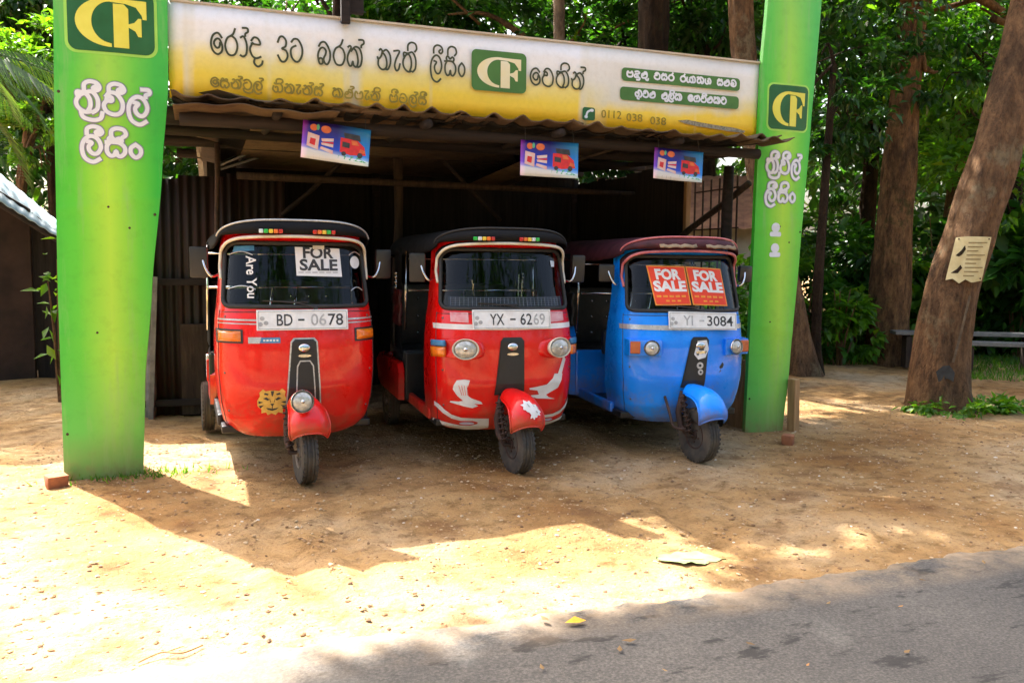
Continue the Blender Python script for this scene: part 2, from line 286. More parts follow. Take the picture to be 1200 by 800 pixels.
class MB:
    def __init__(s): s.v = []; s.f = []; s.mi = []
    def add(s, vs, fs, mi=0):
        n = len(s.v); s.v += [tuple(x) for x in vs]; s.f += [tuple(i+n for i in f) for f in fs]; s.mi += [mi]*len(fs); return s
    def box(s, c, sz, rot=None, bev=.0, mi=0, M=None):
        bm = bmesh.new(); bmesh.ops.create_cube(bm, size=1)
        for v in bm.verts: v.co = Vector((v.co.x*sz[0], v.co.y*sz[1], v.co.z*sz[2]))
        if bev: bmesh.ops.bevel(bm, geom=bm.edges[:], offset=min(bev, min(sz)*.45), segments=2, affect='EDGES', profile=.6)
        T = Matrix.Translation(c)
        if rot: T = T @ (Matrix.Rotation(rot[2],4,'Z') @ Matrix.Rotation(rot[1],4,'Y') @ Matrix.Rotation(rot[0],4,'X'))
        if M is not None: T = M @ T
        bm.verts.index_update(); vs = [T @ v.co for v in bm.verts]; fs = [[v.index for v in f.verts] for f in bm.faces]; bm.free()
        return s.add(vs, fs, mi)
    def tube(s, pts, r, n=8, mi=0, closed=False, caps=True):
        pts = [Vector(p) for p in pts]; k = len(pts)
        rs = r if isinstance(r, (list, tuple)) else [r]*k
        vs = []; prev = None
        for i, p in enumerate(pts):
            a = pts[(i-1) % k] if (closed or i > 0) else p; b = pts[(i+1) % k] if (closed or i < k-1) else p
            t = (b-a).normalized() if (b-a).length > 1e-9 else Vector((0,0,1))
            if prev is None: nrm = t.orthogonal().normalized()
            else:
                nrm = (prev - t*prev.dot(t)); nrm = nrm.normalized() if nrm.length > 1e-6 else t.orthogonal().normalized()
            prev = nrm; bn = t.cross(nrm)
            for j in range(n):
                an = 2*math.pi*j/n; vs.append(p + (nrm*math.cos(an) + bn*math.sin(an))*rs[i])
        fs = []
        for i in range(k if closed else k-1):
            i2 = (i+1) % k
            for j in range(n): fs.append((i*n+j, i*n+(j+1) % n, i2*n+(j+1) % n, i2*n+j))
        if caps and not closed: fs.append(tuple(range(n))[::-1]); fs.append(tuple((k-1)*n+j for j in range(n)))
        return s.add(vs, fs, mi)
    def lathe(s, prof, n=28, M=None, mi=0, closed=False):
        # profile of (radius, height); axis z, transformed by M
        M = M or Matrix(); vs = []; k = len(prof)
        for (r, h) in prof:
            for j in range(n):
                a = 2*math.pi*j/n; vs.append(M @ Vector((r*math.cos(a), r*math.sin(a), h)))
        fs = []
        for i in range(k if closed else k-1):
            i2 = (i+1) % k
            for j in range(n): fs.append((i*n+j, i*n+(j+1) % n, i2*n+(j+1) % n, i2*n+j))
        if not closed:
            if prof[0][0] > 1e-6: fs.append(tuple(range(n))[::-1])
            if prof[-1][0] > 1e-6: fs.append(tuple((k-1)*n+j for j in range(n)))
        return s.add(vs, fs, mi)
    def grid(s, fn, us, vs_, mi=0, skip=None):
        nu, nv = len(us), len(vs_); P = [fn(u, v) for v in vs_ for u in us]; fs = []
        for j in range(nv-1):
            for i in range(nu-1):
                if skip and skip((us[i]+us[i+1])/2, (vs_[j]+vs_[j+1])/2): continue
                fs.append((j*nu+i, j*nu+i+1, (j+1)*nu+i+1, (j+1)*nu+i))
        return s.add(P, fs, mi)
    def prism(s, poly, y0, y1, mi=0, mp=None):
        # polygon of (x, z) extruded along y
        n = len(poly); vs = [(x, y0, z) for x, z in poly] + [(x, y1, z) for x, z in poly]
        fs = [tuple(range(n))[::-1], tuple(range(n, 2*n))] + [(i, (i+1) % n, n+(i+1) % n, n+i) for i in range(n)]
        if mp: vs = [mp(*v) for v in vs]
        return s.add(vs, fs, mi)
    def build(s, name, mt, parent=None, smooth=False, merge=False, solid=0, sub=0, auto=None):
        me = bpy.data.meshes.new(name); me.from_pydata(s.v, [], s.f); me.validate()
        bm = bmesh.new(); bm.from_mesh(me)
        if merge: bmesh.ops.remove_doubles(bm, verts=bm.verts[:], dist=1e-5)
        loose = [v for v in bm.verts if not v.link_faces]
        if loose: bmesh.ops.delete(bm, geom=loose, context='VERTS')
        if solid:
            bmesh.ops.recalc_face_normals(bm, faces=bm.faces[:])
            bmesh.ops.solidify(bm, geom=bm.faces[:], thickness=solid)
        bmesh.ops.recalc_face_normals(bm, faces=bm.faces[:])
        if auto is not None:
            for e in bm.edges:
                if len(e.link_faces) == 2 and e.calc_face_angle(0) > R(auto): e.smooth = False
            smooth = True
        bm.to_mesh(me); bm.free()
        if len(s.mi) == len(me.polygons): me.polygons.foreach_set('material_index', s.mi)
        o = link(name, me, mt, parent, smooth)
        return o
def lin(a, b, n): return [a+(b-a)*i/(n-1) for i in range(n)]
def spline(pts, n=6, closed=False):
    P = [np.array(p, float) for p in pts]; k = len(P); out = []
    rngi = range(k if closed else k-1)
    for i in rngi:
        if closed: p0, p1, p2, p3 = P[(i-1) % k], P[i], P[(i+1) % k], P[(i+2) % k]
        else: p0, p1, p2, p3 = P[max(i-1, 0)], P[i], P[i+1], P[min(i+2, k-1)]
        for j in range(n):
            t = j/n; out.append(tuple(.5*((2*p1)+(-p0+p2)*t+(2*p0-5*p1+4*p2-p3)*t*t+(-p0+3*p1-3*p2+p3)*t**3)))
    if not closed: out.append(tuple(P[-1]))
    return out
def decal(name, polys, mt, mp, parent, off=.003, fine=.035):
    """flat painted shape(s): polygons of (x,z) laid on a surface by mp(x,z,off)"""
    bm = bmesh.new()
    for poly in polys:
        vs = [bm.verts.new((x, 0, z)) for x, z in poly]
        for tri in tessellate_polygon([[Vector((x, z, 0)) for x, z in poly]]):
            try: bm.faces.new([vs[i] for i in tri])
            except ValueError: pass
    for _ in range(5):
        es = [e for e in bm.edges if e.calc_length() > fine]
        if not es: break
        bmesh.ops.subdivide_edges(bm, edges=es, cuts=1); bmesh.ops.triangulate(bm, faces=[f for f in bm.faces if len(f.verts) > 3])
    for v in bm.verts: v.co = Vector(mp(v.co.x, v.co.z, off))
    me = bpy.data.meshes.new(name); bm.to_mesh(me); bm.free()
    return link(name, me, mt, parent)
def ribbon(mb, pts, wd, mp, off):
    P = [np.array(p[:2], float) for p in pts]; n = len(P); vs = []
    for i in range(n):
        a = P[max(i-1, 0)]; b = P[min(i+1, n-1)]; t = b-a; t = t/(np.hypot(*t)+1e-9); nn = np.array([-t[1], t[0]])*wd/2
        p = P[i] - (t*wd*.35 if i == 0 else 0) + (t*wd*.35 if i == n-1 else 0)
        o = off + .0012*i/n
        vs.append(mp(*(p+nn), o)); vs.append(mp(*(p-nn), o))
    mb.add(vs, [(2*i, 2*i+1, 2*i+3, 2*i+2) for i in range(n-1)])
def rrect(x0, z0, x1, z1, r, n=5):
    out = []
    for cx, cz, a0 in ((x1-r, z1-r, 0), (x0+r, z1-r, 90), (x0+r, z0+r, 180), (x1-r, z0+r, 270)):
        for i in range(n+1):
            a = R(a0+90*i/n); out.append((cx+r*math.cos(a), cz+r*math.sin(a)))
    return out
def ell(cx, cz, rx, rz, n=20, a0=0, a1=360):
    return [(cx+rx*math.cos(R(a0+(a1-a0)*i/n)), cz+rz*math.sin(R(a0+(a1-a0)*i/n))) for i in range(n)]
def latin(name, txt, size, M, mt, parent, wd=None, off=0, extrude=.0006, bold=0):
    """lettering in the built-in face, turned into mesh; x to the right, z up after M"""
    c = bpy.data.curves.new('lettering', 'FONT'); c.body = txt; c.size = size; c.align_x = 'CENTER'; c.align_y = 'CENTER'; c.extrude = extrude
    c.offset = bold; c.resolution_u = 3
    t = bpy.data.objects.new('lettering', c); col.objects.link(t)
    dg = bpy.context.evaluated_depsgraph_get(); me = bpy.data.meshes.new_from_object(t.evaluated_get(dg)); bpy.data.objects.remove(t); bpy.data.curves.remove(c)
    n = len(me.vertices); co = np.empty(n*3); me.vertices.foreach_get('co', co); co = co.reshape(-1, 3)
    if wd:
        sx = wd/(np.ptp(co[:, 0])+1e-9); co[:, 0] *= sx
    co[:, 0] -= (co[:, 0].max()+co[:, 0].min())/2; co[:, 1] -= (co[:, 1].max()+co[:, 1].min())/2
    if callable(M): out = [M(x, y, off+z) for x, y, z in co]
    else: out = [tuple(M @ Vector((x, -z-off, y))) for x, y, z in co]
    me.vertices.foreach_set('co', np.array(out).ravel()); me.materials.clear(); me.update()
    return link(name, me, mt, parent)

# ------------------------------------------------------------------ Sinhala letter strokes (x-height = 1)
G = {
 'e': (.66, [[(.6,.8),(.45,.98),(.3,1.0),(.1,.85),(0,.5),(.1,.16),(.35,0),(.58,.14),(.62,.4),(.5,.68),(.35,.74),(.2,.62),(.18,.45),(.32,.3),(.46,.36),(.5,.55)]]),
 'ra': (.72, [[(.56,1.28),(.46,1.04),(.34,.94),(.12,.8),(0,.45),(.12,.1),(.34,0),(.56,.1),(.68,.45),(.58,.78),(.36,.93)]]),
 'aa': (.42, [[(.02,.9),(.2,.95),(.36,.6),(.33,.15),(.15,0),(0,.05)]]),
 'vir': (0, [[(-.4,1.36),(-.14,1.36),(-.1,1.2),(-.24,1.1),(-.26,.98)]]),
 'da': (.72, [[(.08,.8),(.25,.97),(.48,.9),(.56,.64),(.08,.66)], [(.16,.7),(0,.4),(.12,.08),(.35,-.03),(.6,.06)], [(.28,-.02),(.22,-.25),(.42,-.42),(.65,-.3),(.7,-.14)]]),
 '3': (.62, [[(0,.85),(.12,1.1),(.3,1.14),(.48,.95),(.44,.68),(.24,.56),(.48,.46),(.56,.2),(.4,-.05),(.18,-.05),(0,.22)]]),
 'tta': (.74, [[(.05,.92),(.2,1.08),(.45,1.05),(.66,.7),(.66,.35),(.5,.05),(.3,-.02),(.08,.15),(0,.45),(.08,.65),(.3,.76)]]),
 'ba': (.80, [[(.05,.85),(.2,1.05),(.45,1.05),(.7,.65),(.7,.25),(.55,0),(.4,.05),(.33,.25),(.45,.5),(.46,.68),(.3,.8),(.12,.72),(0,.45),(.02,.2),(.1,.0),(.25,.02),(.28,.2),(.15,.28),(.03,.2)]]),
 'ka': (.98, [[(.04,.95),(.15,1.02),(.22,.92),(.04,.58),(0,.3),(.12,.03),(.25,.06),(.32,.26),(.38,.06),(.55,.0),(.64,.3),(.56,.7),(.38,.9),(.22,.76)], [(.3,.86),(.5,1.0),(.75,.9),(.88,.5),(.8,.1),(.62,-.02)]]),
 'na': (.90, [[(.12,.95),(.2,1.02),(.3,.9),(.22,.65),(.05,.5),(0,.6)], [(.06,.5),(.05,.2),(.25,0),(.5,.05),(.58,.3),(.5,.65),(.3,.86)], [(.3,.86),(.55,1.0),(.78,.75),(.8,.35),(.65,.03),(.5,.02)]]),
 'ae': (.46, [[(0,.98),(.35,1.0),(.15,.6),(.05,.25),(.15,0),(.3,.08),(.38,.35)]]),
 'tha': (.90, [[(.52,.03),(.3,0),(.06,.2),(0,.5),(.15,.8),(.35,.88),(.5,.65),(.52,.3),(.42,.04)], [(.08,.68),(.04,.95),(.3,.93),(.6,1.0),(.8,.65),(.78,.2),(.6,0)]]),
 'i': (0, [[(-.72,1.08),(-.7,1.36),(-.5,1.5),(-.24,1.44),(-.16,1.2),(-.28,1.04)]]),
 'ii': (0, [[(-.72,1.08),(-.7,1.36),(-.5,1.5),(-.24,1.44),(-.14,1.22),(-.26,1.08),(-.38,1.18),(-.28,1.28)]]),
 'la': (.80, [[(.66,-.22),(.4,-.4),(.1,-.2),(0,.3),(.1,.75),(.35,.98),(.6,.85),(.72,.45),(.6,.1),(.42,.04),(.28,.2),(.26,.42),(.38,.62),(.22,.68)]]),
 'sa': (.80, [[(0,.72),(.2,.74),(.5,.72),(.7,.5),(.7,.2),(.55,0),(.42,.05),(.37,.27),(.3,.05),(.15,0),(.03,.2),(.03,.52),(.14,.74),(.1,.88),(.2,1.0),(.34,.86),(.5,.96),(.6,.86),(.55,.72)]]),
 'ng': (.48, [[(.2,.7),(.02,.5),(.02,.2),(.2,0),(.38,.2),(.38,.5),(.2,.7)]]),
 'va': (.80, [[(.1,.85),(.25,1.05),(.5,1.0),(.7,.6),(.65,.15),(.4,-.02),(.1,.1),(0,.4),(.12,.62),(.3,.64),(.3,.8),(.15,.84),(.1,.64)]]),
 'pa': (.80, [[(.26,.62),(.1,.86),(0,.45),(.12,.05),(.4,0),(.65,.1),(.72,.5),(.6,.88),(.44,.62)]]),
 'ma': (.80, [[(.05,.6),(.2,.72),(.3,.55),(.14,.42),(.02,.5),(.05,.1),(.3,0),(.6,.1),(.7,.5),(.6,.92),(.36,.95),(.34,.75),(.5,.68),(.66,.62)]]),
 'pha': (.90, [[(.06,.7),(0,.3),(.2,0),(.42,.1),(.42,.5),(.3,.62),(.2,.5)], [(.42,.1),(.6,0),(.8,.2),(.8,.7),(.6,.98),(.3,.9),(.12,.98)]]),
 'el': (.80, [[(.1,.85),(.25,1.05),(.5,1.0),(.7,.6),(.65,.15),(.4,-.02),(.1,.1),(0,.4),(.12,.6),(.4,.55)]]),
 'lla': (.80, [[(.1,.9),(.4,1.0),(.66,.8),(.5,.6),(.2,.55),(.02,.3),(.1,.02),(.4,0),(.5,.2),(.3,.3)], [(.4,0),(.7,-.1),(.6,-.4),(.3,-.4)]]),
 'nna': (1.0, [[(.05,.9),(.2,1.0),(.3,.8),(.1,.5),(.1,.15),(.3,0),(.5,.2),(.5,.6),(.35,.9),(.6,1.0),(.88,.7),(.85,.1),(.65,0),(.65,.3)]]),
 'ya': (.84, [[(.05,.8),(.05,.25),(.25,0),(.5,.15),(.5,.5),(.35,.5),(.5,.2),(.7,.1),(.78,.5),(.6,.9),(.4,.8)]]),
 'ga': (.90, [[(.5,.05),(.2,0),(.02,.3),(.1,.75),(.35,.9),(.5,.6),(.35,.45)], [(.35,.9),(.6,1.0),(.8,.65),(.78,.2),(.6,0)]]),
 'ksha': (1.2, [[(.05,.8),(0,.3),(.15,0),(.35,.1),(.35,.5),(.5,.1),(.7,0),(.8,.4),(.6,.85),(.4,.7)], [(.6,.85),(.9,1.0),(1.1,.6),(1.05,.1),(.85,0)]]),
 'a': (.92, [[(.4,.5),(.2,.72),(.02,.5),(.1,.1),(.35,.05),(.5,.4),(.4,.95),(.65,1.0),(.85,.6),(.8,.1),(.6,-.05)], [(.35,.05),(.3,-.3),(.5,-.36)]]),
 'u': (0, [[(-.4,-.02),(-.3,-.28),(-.1,-.3),(-.06,-.05)]]),
 'uu': (0, [[(-.5,-.02),(-.42,-.34),(-.15,-.36),(-.06,-.1),(-.2,-.12)]]),
 'rak': (0, [[(-.86,.06),(-.78,-.26),(-.45,-.38),(-.14,-.28),(-.06,.02)]]),
 'nga': (.8, [[(.1,.85),(.25,1.05),(.5,1.0),(.7,.6),(.65,.15),(.4,-.02),(.1,.1),(.02,.4),(.2,.6),(.4,.45),(.3,.25),(.2,.35)]]),
 ' ': (.62, []),
}
def word_polys(seq):
    x = 0; out = []
    for tok in seq.split('.'):
        if tok == '': tok = ' '
        wd, st = G[tok]
        for s in st: out.append([(x+px, pz) for px, pz in s])
        x += wd + (.12 if wd else 0)
    return x-.12, out
def sinhala(name, seq, x0, x1, zb, xh, wd, mt, mp, parent, off, slope=0):
    W, _ = word_polys(seq); k = (x1-x0)/W; xo = 0
    for word in seq.split('. .'):                       # each word its own piece of lettering
        ww, polys = word_polys(word); mb = MB()
        for i, p in enumerate(polys):
            pts = spline([(x0+(xo+px)*k, zb+pz*xh+slope*((xo+px)*k)) for px, pz in p], 5)
            ribbon(mb, pts, wd, mp, off+.0004*(i % 4))
        mb.build(name, mt, parent); xo += ww+.12+.62+.12

# ------------------------------------------------------------------ ground and road
def gz(x, y):
    h = .018*math.sin(x*1.7+.4)*math.sin(y*2.1+1.2) + .012*math.sin(x*3.9+y*1.3) + .008*math.sin(y*6.1-x*2.2) + .006*math.sin(x*11.3+2*math.sin(y*3.1))*math.sin(y*9.7+x)
    for rx_, ph in ((1.05, 0), (1.40, 1), (3.2, 2), (3.62, 2.4)):          # old wheel ruts running out to the road
        q = x-rx_-.12*math.sin(y*1.3+ph); h += (-.024*math.exp(-(q/.07)**2)+.012*math.exp(-((abs(q)-.13)/.05)**2))*(1 if y < .3 else 0)
    far = max(0, math.hypot(x-2.5, y+1)-14)
    fade = min(1, max(0, (y+3.0)/.5))             # flat by the road
    flat = 1 if y > .8 or y < -1.1 else .5
    return h*fade*flat + min(far*.012, .6)
xs = sorted(set([round(v, 3) for v in lin(-5, 11, 161)] + [-400,-150,-60,-25,-12,-8, 13,15,18,22,28,40,80,160,400]))
ys = sorted(set([round(v, 3) for v in lin(-3.3, 6, 94)] + [-400,-150,-60,-20,-10,-7,-5, 7,8,10,12,15,20,28,40,80,160,400]))
mb = MB(); mb.grid(lambda x, y: (x, y, gz(x, y)), xs, ys)
g = mb.build('ground', M_ground, smooth=True); kind(g, 'structure')
# asphalt with a crumbling edge
mb = MB(); rx = [-200,-60,-20,-8]+lin(-4, 9, 521)+[12,20,60,200]
def edge(x): return -3.03 + .022*math.sin(x*1.9)+.014*math.sin(x*6.3+1)+.012*math.sin(x*17+.5)+.010*math.sin(x*31)+.006*math.sin(x*67) if -8 < x < 12 else -3.03
top = [(x, edge(x), .014) for x in rx]; low = [(x, edge(x)+.05, -.03) for x in rx]; mid = [(x, -5.0, .03) for x in rx]; far_ = [(x, -9.2, .014) for x in rx]
n = len(rx); mb.add(low+top+mid+far_, [(r*n+i, r*n+i+1, (r+1)*n+i+1, (r+1)*n+i) for r in range(3) for i in range(n-1)])
rd = mb.build('road', M_road, smooth=False); kind(rd, 'structure')
# pebbles and grit
def scatter(name, n, xr, yr, smin, smax, mt, flat=.6, dens=None, zf=gz, skip=None):
    vs = []; fs = []
    base = np.array([(0,0,1),(.94,0,.33),(.29,.89,.33),(-.76,.55,.33),(-.76,-.55,.33),(.29,-.89,.33),(.76,.55,-.4),(-.29,.89,-.4),(-.94,0,-.4),(-.29,-.89,-.4),(.76,-.55,-.4)])
    F = [(0,1,2),(0,2,3),(0,3,4),(0,4,5),(0,5,1),(1,6,2),(2,7,3),(3,8,4),(4,9,5),(5,10,1),(6,7,2),(7,8,3),(8,9,4),(9,10,5),(10,6,1)]
    for _ in range(n):
        x = rng.uniform(*xr); y = rng.uniform(*yr)
        if skip and skip(x, y): continue
        s = smin*(smax/smin)**(rng.random()**2.2); a = rng.uniform(0, 6.28)
        q = base*(1+rng.uniform(-.25, .25, (11, 1)))*s*np.array([1, rng.uniform(.6, 1), flat*rng.uniform(.6, 1.1)])
        c, si = math.cos(a), math.sin(a); q = np.stack([q[:,0]*c-q[:,1]*si, q[:,0]*si+q[:,1]*c, q[:,2]], 1)+[x, y, zf(x, y)+s*.12]
        k = len(vs); vs += [tuple(p) for p in q]; fs += [tuple(i+k for i in f) for f in F]
    o = MB().add(vs, fs).build(name, mt); kind(o, 'stuff'); o['label'] = 'small pebbles and grit strewn over the dirt'; return o
def m_peb():
    mt, t, N, L, bs = new_mat('pebbles'); g = N.new('ShaderNodeNewGeometry')
    r = ramp(N, L, g.outputs['Random Per Island'], [(0, (.13,.07,.035)), (.4, (.30,.17,.075)), (.8, (.42,.28,.15)), (.97, (.48,.36,.22)), (1, (.62,.56,.48))])
    L.new(r.outputs[0], bs.inputs['Base Color']); bs.inputs['Roughness'].default_value = .9; return mt
M_peb = m_peb()
scatter('gravel', 19000, (-1.2, 7.5), (-3.0, 1.2), .003, .015, M_peb)
def leaf_litter(n, xr, yr, smin, smax, mt, name='leaf_litter', zf=gz, label='dry fallen leaves scattered over the dirt'):
    vs = []; fs = []
    for _ in range(n):
        x = rng.uniform(*xr); y = rng.uniform(*yr); s = rng.uniform(smin, smax); a = rng.uniform(0, 6.28); z = zf(x, y)+.006
        c, si = math.cos(a), math.sin(a); w_ = s*rng.uniform(.3, .5); h1, h2 = rng.uniform(0, s*.35, 2)
        loc = [(-s, 0, h1), (-.2*s, w_, h2*.5), (s, 0, h2), (-.2*s, -w_, h1*.6)]
        k = len(vs); vs += [(x+p*c-q*si, y+p*si+q*c, z+h) for p, q, h in loc]; fs += [(k, k+1, k+2), (k, k+2, k+3)]
    o = MB().add(vs, fs).build(name, mt); kind(o, 'stuff'); o['label'] = label; return o
leaf_litter(420, (4.2, 16), (.4, 10), .03, .08, F_dry)
leaf_litter(90, (-1.4, 8), (-2.9, 0), .012, .035, F_dry)
leaf_litter(60, (.5, 7), (-4.6, -3.1), .012, .03, F_dry, zf=lambda x, y: .024, name='leaf_litter', label='dry leaf scraps on the tarmac')

# ------------------------------------------------------------------ green pylons
def interp(tab, z):
    for (z0, v0), (z1, v1) in zip(tab, tab[1:]):
        if z <= z1: t = max(0, (z-z0)/(z1-z0)); t = t*t*(3-2*t)*.4+t*.6; return v0+(v1-v0)*t
    return tab[-1][1]
def pylon(label, L_, R_, z1):
    cx = (L_[0][1]+R_[0][1])/2
    t = thing('sign_pylon', label, 'sign pylon', (cx, 0, 0), 0, 'green sign pylons either side of the shed')
    def yb(u, z=1.0): return -.06-.020*(1-(2*u-1)**2)-.004*math.sin(z*5.2+u*2)*math.sin(u*6)-.0035*math.exp(-((z-1.72-.1*u)/.02)**2)-.003*math.exp(-((z-.93+.08*u)/.03)**2)
    zs = lin(0, z1, 150); us = lin(0, 1, 17)
    def P(u, z, o=0): a, b = interp(L_, z)-cx, interp(R_, z)-cx; return (a+(b-a)*u, yb(u, z)-o, z)
    def mp(x, z, o): a, b = interp(L_, z)-cx, interp(R_, z)-cx; u = (x-a)/(b-a); return (x, yb(u, z)-o, z)
    mb = MB(); nz = len(zs)
    mb.grid(lambda u, z: P(u, z), us, zs)
    mb.grid(lambda u, z: (P(u, z)[0], -.02, z), us, zs)
    for u in (0, 1): mb.grid(lambda k, z, u=u: (P(u, z)[0], P(u, z)[1]*(1-k)-.02*k, z), [0, 1], zs)
    mb.grid(lambda u, k: (P(u, z1)[0], P(u, z1)[1]*(1-k)-.02*k, z1), us, [0, 1])
    mb.build('banner_panel', M_pylon, t, auto=35, merge=True)
    fr = MB()
    for u in (.15, .85): fr.tube([(P(u, z)[0], .012, z) for z in lin(-.05, z1-.05, 8)], .025, 8)
    for z in lin(.4, z1-.3, 5): fr.tube([(P(.15, z)[0], .012, z), (P(.85, z)[0], .012, z)], .018, 6)
    fr.build('steel_frame', M_rust, t)
    mb = MB()
    for z, uu in ((.30, (.06,)), (1.71, (.96,)), (2.45, (.04,))):
        for u in uu: p = P(u, z, .0); mb.lathe([(0,.005),(.007,.004),(.010,0)], 8, Matrix.Translation(p) @ Matrix.Rotation(R(90), 4, 'X'))
    for u, z in ((.5, 1.75), (.72, 1.62), (.42, .95)): p = P(u, z, 0); mb.lathe([(0,.003),(.006,.002),(.008,0)], 8, Matrix.Translation(p) @ Matrix.Rotation(R(90), 4, 'X'))
    mb.build('fixing', M_rust, t)
    return t, mp, cx
def cf_logo(parent, mp, x0, z0, wd, ht, green, yellow, rim=None, off=.004):
    S = lambda P: [(x0+a*wd, z0+b*ht) for a, b in P]
    e = thing_part = None
    if rim:
        decal('emblem_rim', [rrect(x0-.02*wd, z0-.02*ht, x0+1.02*wd, z0+1.02*ht, .13*wd)], rim, mp, parent, off-.002)
        gr = decal('emblem', [rrect(x0+.015*wd, z0+.02*ht, x0+.985*wd, z0+.98*ht, .11*wd)], green, mp, parent, off)
    else: gr = decal('emblem', [rrect(x0, z0, x0+wd, z0+ht, .09*wd)], green, mp, parent, off)
    # C : thick left bowl thinning to the right; F : stem, long upper arm with serif, short middle arm
    outer = [(.90,.84),(.72,.84)] + [(.50+.40*math.cos(R(a)), .475+.375*math.sin(R(a))) for a in range(80, 276, 8)] + [(.50,.10)]
    inner = [(.50,.155)] + [(.50+.22*math.cos(R(a)), .475+.315*math.sin(R(a))) for a in range(262, 92, -8)] + [(.50,.785)]
    c = S(outer+inner+[(.62,.775),(.70,.745)][:0]+[(.66,.775),(.78,.735),(.845,.62),(.855,.56),(.90,.56)])
    f = S([(.525,.10),(.525,.765),(.645,.765),(.695,.70),(.695,.47),(.76,.50),(.805,.57),(.84,.57),(.84,.29),(.80,.29),(.77,.37),(.695,.42),(.695,.10)])
    decal('emblem_letters', [c, f], yellow, mp, parent, off+.002)
A_L = [(0,-.234),(1.167,-.230),(2.174,-.215),(3.0,-.196),(3.5,-.188)]; A_R = [(0,.235),(.6,.261),(1.221,.319),(1.993,.400),(2.54,.449),(3.07,.457),(3.5,.455)]
t, mp, cx = pylon('wider green pylon at the left end of the shed, with the larger yellow emblem', A_L, A_R, 3.45)
cf_logo(t, mp, -.128-cx, 2.70, .512, .40, M_logo_g, M_logo_y, M_lime)
for wd, mt, o in ((.037, M_txtb, .003), (.025, M_txtw, .006)):
    sinhala('lettering', 'tha.ii.rak.va.ii.la.vir', -.085-cx, .335-cx, 2.335, .125, wd, mt, mp, t, o, -.03)
    sinhala('lettering', 'la.ii.sa.i.ng', -.062-cx, .29-cx, 2.075, .115, wd, mt, mp, t, o, -.03)
B_L = [(0,4.935),(.57,4.946),(1.854,4.959),(3.03,4.974),(3.575,5.008),(4.1,5.03)]; B_R = [(0,5.318),(.556,5.363),(1.507,5.422),(2.582,5.482),(3.634,5.54),(4.1,5.57)]
t, mp, cx = pylon('narrower leaning green pylon beside the blue three-wheeler, its small emblem fully in view', B_L, B_R, 3.95)
cf_logo(t, mp, 5.035-cx, 2.54, .40, .375, M_logo_g, M_logo_y, M_lime)
for wd, mt, o in ((.034, M_txtb, .003), (.023, M_txtw, .006)):
    sinhala('lettering', 'tha.ii.rak.va.ii.la.vir', 5.045-cx, 5.385-cx, 2.19, .115, wd, mt, mp, t, o, 0)
    sinhala('lettering', 'la.ii.sa.i.ng', 5.045-cx, 5.34-cx, 1.955, .105, wd, mt, mp, t, o, 0)
for z in (1.74, 1.57):
    decal('dotted_mark', [ell(5.15-cx, z, .042, .04, 12), rrect(5.095-cx, z-.075, 5.205-cx, z-.035, .015)], M_txtw, mp, t, .005)

# ------------------------------------------------------------------ signboard over the shed
sb = thing('signboard', 'long weathered white and yellow signboard above the shed roof, with green emblem and dark lettering', 'signboard', (2.74, 0, 2.42))
SX, SZ = 2.74, 2.42
mb = MB(); mb.grid(lambda x, z: (x-SX, -.02-.006*math.sin(x*2.1), z), lin(.455, 5.0, 60), lin(.045, .655, 6))
sheet = mb.build('sign_sheet', M_sign, sb, smooth=True, solid=.012)
fr = MB()
for z in (.03, .62): fr.box((0, .03, z), (4.5, .05, .05))
for x in lin(-2.2, 2.2, 6): fr.box((x, .034, .33), (.04, .05, .53))
fr.build('back_frame', M_wood2, sb)
mb = MB(); mb.box((0, -.018, .662), (4.55, .03, .014)); mb.build('edge_trim', M_plaster, sb)
def ms(x, z, o): return (x, -.032-o, z)
def S_(x): return x-SX
line = 'e.ra.aa.vir.da. .3.tta. .ba.ra.ka.vir. .na.ae.tha.i. .la.ii.sa.i.ng'
sinhala('headline', line, S_(.715), S_(2.455), 2.765-SZ, .135, .0135, M_txt, ms, sb, .002, -.004)
sinhala('headline', 'e.va.tha.i.na.vir', S_(2.955), S_(3.40), 2.745-SZ, .12, .0135, M_txt, ms, sb, .002, -.01)
sinhala('company_line', 'e.sa.na.vir.tta.rak.la.vir. .pha.i.na.ae.na.vir.sa.vir. .ka.ma.vir.pa.ae.na.i. .pa.ii.el.la.vir.sa.ii', S_(.71), S_(2.165), 2.555-SZ, .058, .0115, M_txt2, ms, sb, .002, -.01)
cf_logo(sb, ms, S_(2.497), 2.672-SZ, .425, .29, M_pill_g, M_logo_w, None)
for (x0, x1, z0, z1, seq, tx0, tx1) in ((3.71, 4.785, 2.835, 2.935, 'pa.lla.ma.u. .va.sa.ra. .ra.ksha.nna.ya. .sa.ma.nga', 3.755, 4.75),
                                      (3.70, 4.78, 2.69, 2.79, 'a.va.ma. .ma.uu.la.i.ka. .e.ga.va.ii.ma.ka.tta', 3.83, 4.66)):
    p = decal('green_strip', [rrect(S_(x0), z0-SZ, S_(x1), z1-SZ, .03)], M_pill_g, ms, sb, .002, .4)
    sinhala('strip_lettering', seq, S_(tx0), S_(tx1), z0-SZ+.033, .046, .0145, M_txtw, ms, sb, .005)
decal('phone_badge', [rrect(S_(3.385), 2.515-SZ, S_(3.49), 2.612-SZ, .02)], M_logo_g, ms, sb, .002, .4)
mb = MB(); ribbon(mb, spline([(S_(3.415), 2.545-SZ), (S_(3.425), 2.575-SZ), (S_(3.455), 2.592-SZ)], 5), .016, ms, .005)
for (a, b) in ((3.413, 2.54), (3.462, 2.59)): mb.add([ms(*p, .0065) for p in ell(S_(a), b-SZ, .015, .012, 10)], [tuple(range(10))])
mb.build('handset_mark', M_txtw, sb)
